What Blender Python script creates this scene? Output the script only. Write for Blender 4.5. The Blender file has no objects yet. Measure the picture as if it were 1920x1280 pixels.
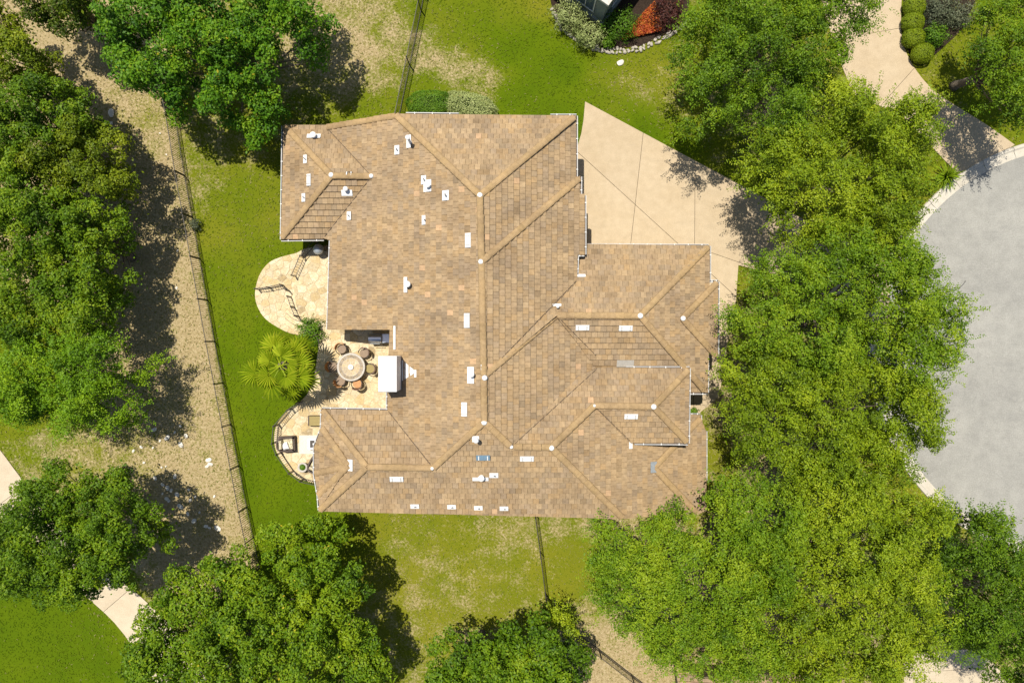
import bpy, bmesh, math, random
import numpy as np
from mathutils import Vector, Matrix

# ------------------------------------------------------------------ camera, sky, sun, exposure
SC = bpy.context.scene
H, F = 42.67, 1280.0            # drone height (m), focal length in photo pixels
SUN_E, SHX, SHY = math.radians(72.6), 0.57, -0.822     # shadow direction on the ground
cam_d = bpy.data.cameras.new("camera"); cam = bpy.data.objects.new("camera", cam_d)
SC.collection.objects.link(cam); cam.location = (0, 0, H); cam.rotation_euler = (0, 0, 0)
cam_d.lens = 24.0; cam_d.sensor_width = 36.0; cam_d.clip_end = 2000; SC.camera = cam
W = bpy.data.worlds.new("World"); SC.world = W; W.use_nodes = True
nt = W.node_tree; bg = nt.nodes["Background"]
sky = nt.nodes.new("ShaderNodeTexSky"); sky.sky_type = 'NISHITA'; sky.sun_disc = False
sky.sun_elevation = SUN_E; sky.sun_rotation = math.atan2(-SHX, -SHY)
nt.links.new(sky.outputs[0], bg.inputs[0]); bg.inputs[1].default_value = 0.09
sd = bpy.data.lights.new("sun", 'SUN'); sd.energy = 5.0; sd.angle = math.radians(0.53); sd.color = (1.0, 0.95, 0.86)
sun = bpy.data.objects.new("sun", sd); SC.collection.objects.link(sun)
sdir = Vector((SHX*math.cos(SUN_E), SHY*math.cos(SUN_E), -math.sin(SUN_E)))
sun.rotation_euler = sdir.to_track_quat('-Z', 'Y').to_euler(); sun.location = (-12, 26, 60)
SC.view_settings.view_transform = 'Standard'; SC.view_settings.look = 'None'
SC.view_settings.exposure = 0.25; SC.view_settings.gamma = 1.0

# ------------------------------------------------------------------ helpers
COL = SC.collection
def P(px, py, z=0.0):
    k = (H - z)/F
    return Vector(((px-960)*k, (640-py)*k, z))
def srgb(r, g, b):
    def f(c):
        c /= 255.0
        return c/12.92 if c <= 0.04045 else ((c+0.055)/1.055)**2.4
    return (f(r), f(g), f(b), 1.0)

class MB:
    """collects faces; build() links them as one mesh object"""
    def __init__(s): s.v = []; s.f = []; s.m = []
    def face(s, pts, m=0):
        i = len(s.v); s.v += [tuple(p) for p in pts]; s.f.append(list(range(i, i+len(pts)))); s.m.append(m)
    def prism(s, poly, z0, z1, m=0, bottom=False, inset=0.0):
        poly = [(p[0], p[1]) for p in poly]; n = len(poly)
        top = poly
        if inset:
            cx = sum(p[0] for p in poly)/n; cy = sum(p[1] for p in poly)/n
            top = []
            for x, y in poly:
                d = math.hypot(x-cx, y-cy) or 1; k = max(0, 1-inset/d); top.append((cx+(x-cx)*k, cy+(y-cy)*k))
        i = len(s.v)
        s.v += [(x, y, z0) for x, y in poly] + [(x, y, z1) for x, y in top]
        s.f.append([i+n+k for k in range(n)]); s.m.append(m)
        for k in range(n):
            s.f.append([i+k, i+(k+1) % n, i+n+(k+1) % n, i+n+k]); s.m.append(m)
        if bottom: s.f.append([i+k for k in reversed(range(n))]); s.m.append(m)
    def box(s, c, size, rz=0.0, m=0, taper=0.0):
        cx, cy, cz = c; a, b, h = size[0]/2, size[1]/2, size[2]
        co, si = math.cos(rz), math.sin(rz)
        def t(x, y): return (cx+x*co-y*si, cy+x*si+y*co)
        base = [t(-a, -b), t(a, -b), t(a, b), t(-a, b)]
        s.prism(base, cz, cz+h, m, True, taper)
    def tube(s, pts, radii, n=6, m=0, cap=True):
        pts = [Vector(p) for p in pts]
        if not hasattr(radii, '__len__'): radii = [radii]*len(pts)
        base = len(s.v)
        for k, p in enumerate(pts):
            d = (pts[min(k+1, len(pts)-1)]-pts[max(k-1, 0)])
            if d.length < 1e-9: d = Vector((0, 0, 1))
            d.normalize()
            u = d.cross(Vector((0, 0, 1)))
            if u.length < 0.05: u = d.cross(Vector((1, 0, 0)))
            u.normalize(); w = d.cross(u)
            for j in range(n):
                a = 2*math.pi*j/n
                s.v.append(tuple(p+(u*math.cos(a)+w*math.sin(a))*radii[k]))
        for k in range(len(pts)-1):
            for j in range(n):
                a = base+k*n+j; b = base+k*n+(j+1) % n
                s.f.append([a, b, b+n, a+n]); s.m.append(m)
        if cap:
            s.f.append([base+j for j in reversed(range(n))]); s.m.append(m)
            s.f.append([base+(len(pts)-1)*n+j for j in range(n)]); s.m.append(m)
    def lathe(s, prof, n=20, c=(0, 0, 0), m=0):
        base = len(s.v)
        for r, z in prof:
            for j in range(n):
                a = 2*math.pi*j/n; s.v.append((c[0]+r*math.cos(a), c[1]+r*math.sin(a), c[2]+z))
        for k in range(len(prof)-1):
            for j in range(n):
                a = base+k*n+j; b = base+k*n+(j+1) % n
                s.f.append([a, b, b+n, a+n]); s.m.append(m)
        s.f.append([base+(len(prof)-1)*n+j for j in range(n)]); s.m.append(m)
    def mesh(s, name, mats, smooth=False):
        me = bpy.data.meshes.new(name); me.from_pydata(s.v, [], s.f)
        for mt in (mats if isinstance(mats, (list, tuple)) else [mats]): me.materials.append(mt)
        if len(me.materials) > 1: me.polygons.foreach_set('material_index', s.m)
        if smooth: me.polygons.foreach_set('use_smooth', [True]*len(me.polygons))
        me.update(); return me
    def build(s, name, mats, parent=None, smooth=False):
        return link(name, s.mesh(name, mats, smooth), parent)
def link(name, me, parent=None):
    o = bpy.data.objects.new(name, me); COL.objects.link(o)
    if parent is not None: o.parent = parent
    return o
def tag(o, label=None, cat=None, group=None, kind=None):
    if label: o['label'] = label
    if cat: o['category'] = cat
    if group: o['group'] = group
    if kind: o['kind'] = kind
    return o
def thing(name, label, cat, loc=(0, 0, 0), rz=0.0, group=None):
    o = bpy.data.objects.new(name, None); COL.objects.link(o); o.empty_display_size = 0.3
    o.location = loc; o.rotation_euler = (0, 0, rz)
    return tag(o, label, cat, group)
def area2(p): return sum(p[i][0]*p[(i+1) % len(p)][1]-p[(i+1) % len(p)][0]*p[i][1] for i in range(len(p)))/2
def ccw(p): return p if area2(p) > 0 else p[::-1]
def clip_half(poly, a, b, c):            # keep a*x+b*y+c >= 0
    out = []
    n = len(poly)
    for i in range(n):
        p, q = poly[i], poly[(i+1) % n]
        dp = a*p[0]+b*p[1]+c; dq = a*q[0]+b*q[1]+c
        if dp >= 0: out.append(p)
        if (dp >= 0) != (dq >= 0):
            t = dp/(dp-dq); out.append((p[0]+(q[0]-p[0])*t, p[1]+(q[1]-p[1])*t))
    return out
def inside(x, y, poly):
    """vectorised point in polygon"""
    r = np.zeros(np.shape(x), bool); n = len(poly)
    for i in range(n):
        x0, y0 = poly[i][0], poly[i][1]; x1, y1 = poly[(i+1) % n][0], poly[(i+1) % n][1]
        if y0 == y1: continue
        c = ((y0 > y) != (y1 > y)) & (x < (x1-x0)*(y-y0)/(y1-y0)+x0); r ^= c
    return r
def smooth_path(pts, n=6):
    out = []
    for i in range(len(pts)-1):
        p0 = pts[max(i-1, 0)]; p1 = pts[i]; p2 = pts[i+1]; p3 = pts[min(i+2, len(pts)-1)]
        for k in range(n):
            t = k/n
            out.append(tuple(0.5*((2*p1[a])+(-p0[a]+p2[a])*t+(2*p0[a]-5*p1[a]+4*p2[a]-p3[a])*t*t+(-p0[a]+3*p1[a]-3*p2[a]+p3[a])*t**3) for a in range(len(p1))))
    out.append(tuple(pts[-1])); return out

# ------------------------------------------------------------------ materials
class NB:
    def __init__(s, name):
        s.mat = bpy.data.materials.new(name); s.mat.use_nodes = True; s.t = s.mat.node_tree
        s.b = s.t.nodes['Principled BSDF']; s.out = s.t.nodes['Material Output']
    def n(s, kind, **kw):
        x = s.t.nodes.new(kind)
        for k, v in kw.items():
            if k.startswith('i_'):
                key = k[2:]; key = int(key) if key.isdigit() else key
                if hasattr(v, 'is_output'): s.t.links.new(v, x.inputs[key])
                else: x.inputs[key].default_value = v
            else: setattr(x, k, v)
        return x
    def coord(s, obj=False):
        if obj: return s.n('ShaderNodeTexCoord').outputs['Object']
        return s.n('ShaderNodeNewGeometry').outputs['Position']
    def noise(s, scale, detail=4, rough=0.55, vec=None, stretch=None):
        v = vec if vec is not None else s.coord()
        if stretch:
            mp = s.n('ShaderNodeMapping'); s.t.links.new(v, mp.inputs[0]); mp.inputs['Scale'].default_value = stretch; v = mp.outputs[0]
        x = s.n('ShaderNodeTexNoise'); s.t.links.new(v, x.inputs['Vector'])
        x.inputs['Scale'].default_value = scale; x.inputs['Detail'].default_value = detail; x.inputs['Roughness'].default_value = rough
        return x.outputs['Fac']
    def ramp(s, fac, stops):
        r = s.n('ShaderNodeValToRGB'); s.t.links.new(fac, r.inputs[0]); e = r.color_ramp.elements
        while len(e) < len(stops): e.new(0.5)
        for k, (p, c) in enumerate(stops):
            e[k].position = p; e[k].color = c if hasattr(c, '__len__') else (c, c, c, 1)
        return r.outputs[0]
    def mix(s, fac, a, b, mode='MIX'):
        x = s.n('ShaderNodeMix', data_type='RGBA', blend_type=mode)
        for sock, v in ((x.inputs[0], fac), (x.inputs[6], a), (x.inputs[7], b)):
            if hasattr(v, 'is_output'): s.t.links.new(v, sock)
            else: sock.default_value = v
        return x.outputs[2]
    def math(s, op, a, b=0.0, clamp=False):
        x = s.n('ShaderNodeMath', operation=op, use_clamp=clamp)
        for k, v in enumerate((a, b)):
            if hasattr(v, 'is_output'): s.t.links.new(v, x.inputs[k])
            else: x.inputs[k].default_value = v
        return x.outputs[0]
    def attr(s, name, fac=True):
        a = s.n('ShaderNodeAttribute', attribute_name=name); return a.outputs['Fac'] if fac else a.outputs['Color']
    def color(s, c):
        if hasattr(c, 'is_output'): s.t.links.new(c, s.b.inputs['Base Color'])
        else: s.b.inputs['Base Color'].default_value = c
    def bump(s, h, strength=0.3, dist=0.02):
        x = s.n('ShaderNodeBump'); x.inputs['Strength'].default_value = strength; x.inputs['Distance'].default_value = dist
        s.t.links.new(h, x.inputs['Height']); s.t.links.new(x.outputs[0], s.b.inputs['Normal'])
    def rough(s, v, spec=0.3, metal=0.0):
        s.b.inputs['Roughness'].default_value = v; s.b.inputs['Specular IOR Level'].default_value = spec; s.b.inputs['Metallic'].default_value = metal
        return s.mat
def plain(name, c, r=0.6, spec=0.3, metal=0.0, var=0.12, scale=9.0):
    m = NB(name); a = m.noise(scale, 5)
    lo = tuple(x*(1-var) for x in c[:3])+(1,); hi = tuple(min(1, x*(1+var)) for x in c[:3])+(1,)
    m.color(m.ramp(a, [(0.25, lo), (0.75, hi)])); return m.rough(r, spec, metal)
M = {}
def leafmat(name, dark, mid, light, trans=0.2, scale=0.35):
    m = NB(name); t = m.attr('tint')
    big = m.noise(scale, 3)
    f = m.math('ADD', m.math('MULTIPLY', t, 0.75), m.math('MULTIPLY', m.math('SUBTRACT', big, 0.35), 0.9), True)
    if name == 'leaf_palm': f = m.math('ADD', m.math('MULTIPLY', t, 0.75), m.math('MULTIPLY', m.n('ShaderNodeObjectInfo').outputs['Random'], 0.35), True)
    c = m.ramp(f, [(0.05, dark), (0.5, mid), (0.95, light)]); m.color(c); m.rough(0.55, 0.22)
    tr = m.n('ShaderNodeBsdfTranslucent'); c2 = m.mix(1.0, c, (1.25, 1.2, 0.5, 1), 'MULTIPLY'); m.t.links.new(c2, tr.inputs[0])
    ms = m.n('ShaderNodeMixShader'); ms.inputs[0].default_value = trans
    m.t.links.new(m.b.outputs[0], ms.inputs[1]); m.t.links.new(tr.outputs[0], ms.inputs[2]); m.t.links.new(ms.outputs[0], m.out.inputs[0])
    M[name] = m.mat
leafmat('leaf_oak', (0.026, 0.068, 0.002, 1), (0.105, 0.195, 0.004, 1), (0.25, 0.33, 0.008, 1))
leafmat('leaf_broad', (0.020, 0.072, 0.003, 1), (0.085, 0.205, 0.005, 1), (0.22, 0.33, 0.010, 1))
leafmat('leaf_juniper', (0.034, 0.065, 0.002, 1), (0.125, 0.180, 0.004, 1), (0.26, 0.30, 0.010, 1))
leafmat('leaf_elm', (0.032, 0.078, 0.002, 1), (0.125, 0.220, 0.005, 1), (0.27, 0.35, 0.012, 1))
leafmat('leaf_elm_gold', (0.050, 0.095, 0.002, 1), (0.175, 0.255, 0.005, 1), (0.34, 0.40, 0.014, 1))
leafmat('leaf_fresh', (0.045, 0.120, 0.002, 1), (0.145, 0.270, 0.004, 1), (0.28, 0.40, 0.010, 1))
leafmat('leaf_yellow', (0.30, 0.27, 0.015, 1), (0.42, 0.36, 0.02, 1), (0.55, 0.45, 0.03, 1))
leafmat('leaf_box', (0.07, 0.12, 0.003, 1), (0.19, 0.26, 0.006, 1), (0.31, 0.36, 0.012, 1), 0.25)
leafmat('leaf_hedge', (0.035, 0.09, 0.004, 1), (0.10, 0.21, 0.008, 1), (0.22, 0.33, 0.03, 1), 0.25)
leafmat('leaf_variegated', (0.11, 0.15, 0.03, 1), (0.33, 0.38, 0.13, 1), (0.52, 0.54, 0.24, 1), 0.2)
leafmat('leaf_red', (0.12, 0.012, 0.006, 1), (0.45, 0.075, 0.02, 1), (0.55, 0.26, 0.03, 1), 0.2, 0.8)
leafmat('leaf_maroon', (0.02, 0.006, 0.006, 1), (0.07, 0.02, 0.016, 1), (0.14, 0.06, 0.03, 1), 0.2)
leafmat('leaf_palm', (0.10, 0.19, 0.006, 1), (0.30, 0.40, 0.012, 1), (0.52, 0.56, 0.035, 1), 0.35)
leafmat('leaf_grey', (0.04, 0.05, 0.03, 1), (0.11, 0.13, 0.07, 1), (0.22, 0.22, 0.12, 1), 0.2)
leafmat('grass_blade', (0.070, 0.130, 0.003, 1), (0.14, 0.19, 0.006, 1), (0.42, 0.33, 0.16, 1), 0.35, 0.2); M['grass_blade'].node_tree.nodes['Principled BSDF'].inputs['Specular IOR Level'].default_value = 0.05
M['bark'] = plain('bark', (0.16, 0.13, 0.10), 0.9, 0.1, 0, 0.4, 14)
M['white_metal'] = plain('white_metal', (0.70, 0.69, 0.655), 0.6, 0.3, 0, 0.12, 14)
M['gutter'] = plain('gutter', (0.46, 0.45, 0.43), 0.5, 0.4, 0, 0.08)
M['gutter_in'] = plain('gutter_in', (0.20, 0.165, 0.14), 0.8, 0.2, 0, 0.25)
M['valley_metal'] = plain('valley_metal', (0.11, 0.08, 0.055), 0.8, 0.2, 0, 0.3, 5)  # dark brown that paints the shade in the valley gaps
M['dark_metal'] = plain('dark_metal', (0.045, 0.036, 0.03), 0.55, 0.4, 0, 0.2)
M['black_metal'] = plain('black_metal', (0.018, 0.018, 0.019), 0.5, 0.4, 0, 0.2)
M['grey_metal'] = plain('grey_metal', (0.42, 0.45, 0.47), 0.4, 0.5, 0.4, 0.15)
M['blue_metal'] = plain('blue_metal', (0.16, 0.25, 0.32), 0.45, 0.5, 0.1, 0.15)
M['taupe_metal'] = plain('taupe_metal', (0.36, 0.33, 0.28), 0.7, 0.3, 0, 0.15)
M['steel'] = plain('steel', (0.50, 0.52, 0.55), 0.28, 0.5, 0.9, 0.06)
M['stucco'] = plain('stucco', (0.72, 0.70, 0.66), 0.85, 0.2, 0, 0.05, 3)
M['wall_stone'] = plain('wall_stone', (0.42, 0.35, 0.25), 0.9, 0.15, 0, 0.25, 2.5)
M['wall_grey'] = plain('wall_grey', (0.25, 0.28, 0.26), 0.85, 0.2, 0, 0.12, 2)
M['wicker'] = plain('wicker', (0.085, 0.062, 0.048), 0.7, 0.3, 0, 0.35, 60)
M['rust_leather'] = plain('rust_leather', (0.42, 0.19, 0.05), 0.5, 0.4, 0, 0.3, 7)
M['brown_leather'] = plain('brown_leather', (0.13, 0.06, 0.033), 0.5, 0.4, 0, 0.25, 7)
M['tan_cushion'] = plain('tan_cushion', (0.30, 0.235, 0.10), 0.9, 0.1, 0, 0.12)
M['taupe'] = plain('taupe', (0.27, 0.20, 0.14), 0.9, 0.1, 0, 0.15)
M['white_cloth'] = plain('white_cloth', (0.75, 0.73, 0.68), 0.9, 0.1, 0, 0.06)
M['rug'] = plain('rug', (0.60, 0.56, 0.48), 0.95, 0.05, 0, 0.12, 14)
M['limestone'] = plain('limestone', (0.66, 0.61, 0.52), 0.9, 0.15, 0, 0.15, 6)
M['field_stone'] = plain('field_stone', (0.40, 0.36, 0.29), 0.9, 0.15, 0, 0.3, 7)
M['mulch'] = plain('mulch', (0.034, 0.023, 0.016), 0.95, 0.1, 0, 0.6, 16)  # darkened to stand in for the house shadow missing over the bed
M['planter'] = plain('planter', (0.48, 0.44, 0.38), 0.8, 0.2, 0, 0.2, 14)
M['mortar'] = plain('mortar', (0.50, 0.41, 0.27), 0.95, 0.1, 0, 0.2, 5)
M['tar'] = plain('tar', (0.05, 0.05, 0.055), 0.6, 0.3, 0, 0.2)
def floral():
    m = NB('floral_cushion'); v = m.n('ShaderNodeTexVoronoi'); m.t.links.new(m.coord(), v.inputs[0]); v.inputs['Scale'].default_value = 17
    m.color(m.ramp(v.outputs['Distance'], [(0.2, (0.16, 0.11, 0.06, 1)), (0.45, (0.50, 0.43, 0.27, 1)), (0.75, (0.62, 0.56, 0.40, 1))])); M['floral'] = m.rough(0.9, 0.1)
floral()
def tilemat(name, use_attr):
    m = NB(name)
    c = m.attr('tint', False) if use_attr else m.n('ShaderNodeObjectInfo').outputs['Color']
    st = m.noise(5.5, 5, 0.6); bl = m.noise(0.55, 4, 0.6); fi = m.noise(34, 3, 0.7)
    c = m.mix(1.0, c, m.ramp(st, [(0.3, (0.80, 0.78, 0.75, 1)), (0.62, (1.06, 1.05, 1.02, 1))]), 'MULTIPLY')
    c = m.mix(1.0, c, m.ramp(bl, [(0.34, (0.84, 0.83, 0.83, 1)), (0.5, (1, 1, 1, 1)), (0.72, (1.1, 1.07, 1.0, 1))]), 'MULTIPLY')
    c = m.mix(1.0, c, m.ramp(fi, [(0.3, (0.86, 0.85, 0.84, 1)), (0.7, (1.1, 1.1, 1.1, 1))]), 'MULTIPLY')
    m.color(c); m.bump(fi, 0.35, 0.01); M[name] = m.rough(0.85, 0.2)
tilemat('tile', True); tilemat('ridge', False)
def stonemat():
    m = NB('flagstone'); c = m.n('ShaderNodeObjectInfo').outputs['Color']
    a = m.noise(3.6, 6, 0.7); b = m.noise(11, 5, 0.65)
    c = m.mix(m.ramp(a, [(0.42, 0.0), (0.7, 0.75)]), c, (0.52, 0.38, 0.19, 1))
    c = m.mix(m.ramp(m.noise(2.6, 6, 0.7, None, (1, 1, 3)), [(0.55, 0.0), (0.75, 0.7)]), c, (0.72, 0.66, 0.52, 1))
    c = m.mix(1.0, c, m.ramp(b, [(0.3, (0.72, 0.69, 0.62, 1)), (0.65, (1.08, 1.08, 1.05, 1))]), 'MULTIPLY')
    m.color(c); m.bump(b, 0.5, 0.02); M['flagstone'] = m.rough(0.85, 0.2)
stonemat()
def concretemat(name, base, stain, agg=60.0):
    m = NB(name); a = m.noise(0.35, 5, 0.6); b = m.noise(agg, 3, 0.8); d = m.noise(2.2, 5, 0.65)
    c = m.mix(m.ramp(a, [(0.38, 0.0), (0.72, 0.6)]), base, stain)
    c = m.mix(1.0, c, m.ramp(b, [(0.3, (0.80, 0.79, 0.77, 1)), (0.7, (1.12, 1.12, 1.12, 1))]), 'MULTIPLY')
    c = m.mix(1.0, c, m.ramp(d, [(0.3, (0.91, 0.90, 0.88, 1)), (0.7, (1.05, 1.05, 1.05, 1))]), 'MULTIPLY')
    r = m.n('ShaderNodeObjectInfo').outputs['Random']; c = m.mix(1.0, c, m.ramp(r, [(0.0, (0.93, 0.92, 0.91, 1)), (1.0, (1.04, 1.04, 1.04, 1))]), 'MULTIPLY')
    st = m.noise(0.9, 4, 0.6, None, (0.5, 2.2, 1)); c = m.mix(m.ramp(st, [(0.58, 0.0), (0.78, 0.35)]), c, tuple(x*0.72 for x in base[:3])+(1,))
    m.color(c); m.bump(b, 0.25, 0.01); M[name] = m.rough(0.9, 0.2)
concretemat('driveway', (0.505, 0.405, 0.272, 1), (0.44, 0.338, 0.208, 1), 22)
concretemat('concrete', (0.56, 0.475, 0.345, 1), (0.50, 0.405, 0.28, 1), 20)
concretemat('kerb', (0.54, 0.50, 0.42, 1), (0.46, 0.41, 0.32, 1), 30)
def asphaltmat():
    m = NB('asphalt'); a = m.noise(0.22, 6, 0.6); b = m.noise(16, 4, 0.8); d = m.noise(1.3, 6, 0.7); e = m.noise(0.5, 5, 0.7, None, (0.35, 1.6, 1))
    c = m.mix(m.ramp(a, [(0.35, 0.0), (0.7, 1.0)]), (0.345, 0.332, 0.292, 1), (0.275, 0.266, 0.238, 1))
    c = m.mix(1.0, c, m.ramp(b, [(0.3, (0.76, 0.76, 0.75, 1)), (0.72, (1.16, 1.16, 1.16, 1))]), 'MULTIPLY')
    c = m.mix(1.0, c, m.ramp(d, [(0.3, (0.86, 0.86, 0.86, 1)), (0.6, (1.03, 1.03, 1.03, 1))]), 'MULTIPLY')
    c = m.mix(m.ramp(e, [(0.56, 0.0), (0.75, 0.45)]), c, (0.20, 0.195, 0.18, 1))
    v = m.n('ShaderNodeTexVoronoi', feature='DISTANCE_TO_EDGE'); v.inputs['Scale'].default_value = 0.16
    w = m.n('ShaderNodeVectorMath', operation='ADD'); m.t.links.new(m.coord(), w.inputs[0]); nz = m.n('ShaderNodeTexNoise'); nz.inputs['Scale'].default_value = 0.7; nz.inputs['Detail'].default_value = 5; m.t.links.new(m.coord(), nz.inputs[0]); m.t.links.new(nz.outputs['Color'], w.inputs[1]); m.t.links.new(w.outputs[0], v.inputs['Vector'])
    c = m.mix(m.ramp(v.outputs['Distance'], [(0.0, 0.22), (0.004, 0.0)]), c, (0.16, 0.155, 0.145, 1))
    m.color(c); m.bump(b, 0.3, 0.01); M['asphalt'] = m.rough(0.9, 0.2)
asphaltmat()
def groundmat():
    m = NB('ground_cover'); dry = m.attr('dry'); hue = m.attr('hue')
    n1 = m.noise(0.9, 6, 0.65); n2 = m.noise(7, 5, 0.7); n3 = m.noise(28, 3, 0.8); n4 = m.noise(0.28, 3)
    h = m.math('ADD', hue, m.math('MULTIPLY', m.math('SUBTRACT', n4, 0.5), 0.9), True)
    g = m.ramp(h, [(0.0, (0.044, 0.092, 0.002, 1)), (0.45, (0.092, 0.138, 0.003, 1)), (1.0, (0.180, 0.178, 0.014, 1))])
    d = m.math('ADD', dry, m.math('MULTIPLY', m.math('SUBTRACT', n1, 0.5), 0.9))
    d = m.math('ADD', d, m.math('MULTIPLY', m.math('SUBTRACT', n2, 0.5), 0.85), True)
    t = m.ramp(n2, [(0.3, (0.245, 0.180, 0.085, 1)), (0.55, (0.385, 0.300, 0.165, 1)), (0.8, (0.54, 0.45, 0.29, 1))])
    c = m.mix(m.ramp(d, [(0.36, 0.0), (0.66, 1.0)]), g, t)
    c = m.mix(1.0, c, m.ramp(n3, [(0.3, (0.72, 0.72, 0.70, 1)), (0.7, (1.2, 1.2, 1.15, 1))]), 'MULTIPLY')
    m.color(c); m.bump(n3, 0.6, 0.04); M['ground'] = m.rough(0.95, 0.05)
groundmat()

# ------------------------------------------------------------------ outlines of the place (photo pixels on the ground)
DRIVE = [(1097, 191)] + [(1240, 268), (1384, 345), (1540, 430), (1665, 490), (1668, 640), (1560, 560), (1455, 515), (1384, 497), (1381, 540), (1379, 575), (1372, 605), (1362, 650), (1358, 700), (1345, 745), (1310, 775), (1270, 775), (1270, 500), (1040, 470), (1040, 300), (1080, 284), (1090, 250), (1094, 225)]
ROADC, ROADR = (2028, 655), 380
NDRIVE = smooth_path([(1697, -60), (1690, 0), (1689, 40), (1692, 80), (1708, 118), (1735, 155), (1770, 185), (1850, 235), (1902, 272)], 4) + [(1800, 331), (1760, 290), (1690, 215), (1600, 180), (1565, 90), (1540, 0), (1535, -60)]
PATH = smooth_path([(-60, 770), (0, 842), (36, 890), (130, 1010), (265, 1118), (350, 1210), (420, 1330)], 4) + smooth_path([(320, 1330), (235, 1190), (160, 1115), (60, 1030), (-60, 930)], 4)
SDRIVE = [(1690, 1225), (1830, 1215), (1960, 1330), (1700, 1330)]
FENCE_W = [(300, 165), (310, 215), (327, 320), (385, 640), (447, 960), (472, 1078)]      # top rail, photo pixels at 1.35 m
ground_polys = {'drive': DRIVE, 'ndrive': NDRIVE, 'path': PATH, 'sdrive': SDRIVE}

# ------------------------------------------------------------------ ground
def shepard(px, py, pts, power=4.0):
    num = [np.zeros_like(px) for _ in range(2)]; den = np.zeros_like(px)
    for x, y, d, h in pts:
        w = 1.0/((px-x)**2+(py-y)**2+900.0)**(power/2)
        den += w; num[0] += w*d; num[1] += w*h
    return num[0]/den, num[1]/den
EAST_PTS = [  # x, y, dryness, yellowness : house side of the west fence
    (370, 240, 0.42, 0.75), (420, 300, 0.40, 0.80), (370, 330, 0.40, 0.75), (450, 350, 0.28, 0.60), (480, 400, 0.05, 0.67), (420, 420, 0.22, 0.82), (440, 480, 0.00, 0.57), (420, 560, 0.00, 0.52),
    (450, 640, 0.00, 0.42), (470, 780, 0.00, 0.37), (500, 920, 0.00, 0.37), (480, 850, 0.00, 0.37), (560, 960, 0.02, 0.30), (640, 975, 0.05, 0.50), (690, 985, 0.23, 0.80),
    (760, 990, 0.35, 0.85), (840, 985, 0.29, 0.80), (930, 985, 0.41, 0.80), (990, 1000, 0.48, 0.80), (800, 1080, 0.39, 0.95), (900, 1090, 0.37, 0.90), (960, 1120, 0.29, 0.80), (760, 1150, 0.39, 0.90), (1000, 1150, 0.38, 0.80), (850, 1170, 0.38, 0.90),
    (1030, 990, 0.43, 0.80), (1030, 1060, 0.29, 0.80), (1085, 1050, 0.05, 0.95), (1070, 1100, 0.23, 0.80), (1110, 1150, 0.62, 0.80), (1150, 1210, 0.68, 0.80), (1100, 980, 0.48, 0.70), (1150, 1000, 0.60, 0.80), (1200, 1260, 0.72, 0.80), (1120, 1260, 0.80, 0.80), (1040, 1250, 0.73, 0.80),
    (620, 60, 0.62, 0.80), (670, 100, 0.66, 0.85), (700, 30, 0.50, 0.75), (745, 60, 0.50, 0.80), (650, 170, 0.60, 0.80), (700, 160, 0.52, 0.80), (690, 205, 0.15, 0.60), (640, 205, 0.30, 0.70), (730, 190, 0.20, 0.60),
    (800, 30, 0.22, 0.60), (840, 60, 0.12, 0.55), (795, 90, 0.60, 0.70), (830, 110, 0.66, 0.75), (870, 140, 0.55, 0.75), (920, 150, 0.60, 0.70), (900, 175, 0.40, 0.70), (800, 165, 0.20, 0.60), (890, 60, 0.00, 0.50), (940, 20, 0.00, 0.75), (960, 100, 0.00, 0.30), (1010, 60, 0.00, 0.40), (1000, 20, 0.05, 0.90),
    (980, 170, 0.00, 0.35), (1060, 130, 0.00, 0.30), (1040, 200, 0.00, 0.35), (950, 200, 0.08, 0.40), (1130, 130, 0.12, 0.70), (1200, 120, 0.12, 0.70), (1160, 145, 0.42, 0.70), (1190, 165, 0.48, 0.75), (1250, 150, 0.42, 0.80), (1240, 195, 0.36, 0.75), (1150, 190, 0.08, 0.50), (1200, 235, 0.00, 0.35), (1120, 180, 0.02, 0.45), (1280, 300, 0.10, 0.50), (1330, 300, 0.30, 0.60),
    (1090, 240, 0.00, 0.30), (1300, 100, 0.30, 0.60), (1400, 200, 0.50, 0.60), (1395, 520, 0.30, 0.80), (1420, 600, 0.50, 0.60), (1420, 800, 0.70, 0.70), (1340, 860, 0.30, 0.80), (1500, 1000, 0.60, 0.70), (1450, 900, 0.75, 0.70), (1715, 905, 0.28, 0.90), (1600, 400, 0.40, 0.70), (1720, 400, 0.10, 0.80), (1760, 160, 0.30, 0.80), (1850, 200, 0.20, 0.60), (1900, 60, 0.30, 0.60), (1340, 1200, 0.70, 0.70), (1700, 1100, 0.50, 0.70), (1850, 1100, 0.50, 0.70)]
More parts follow.
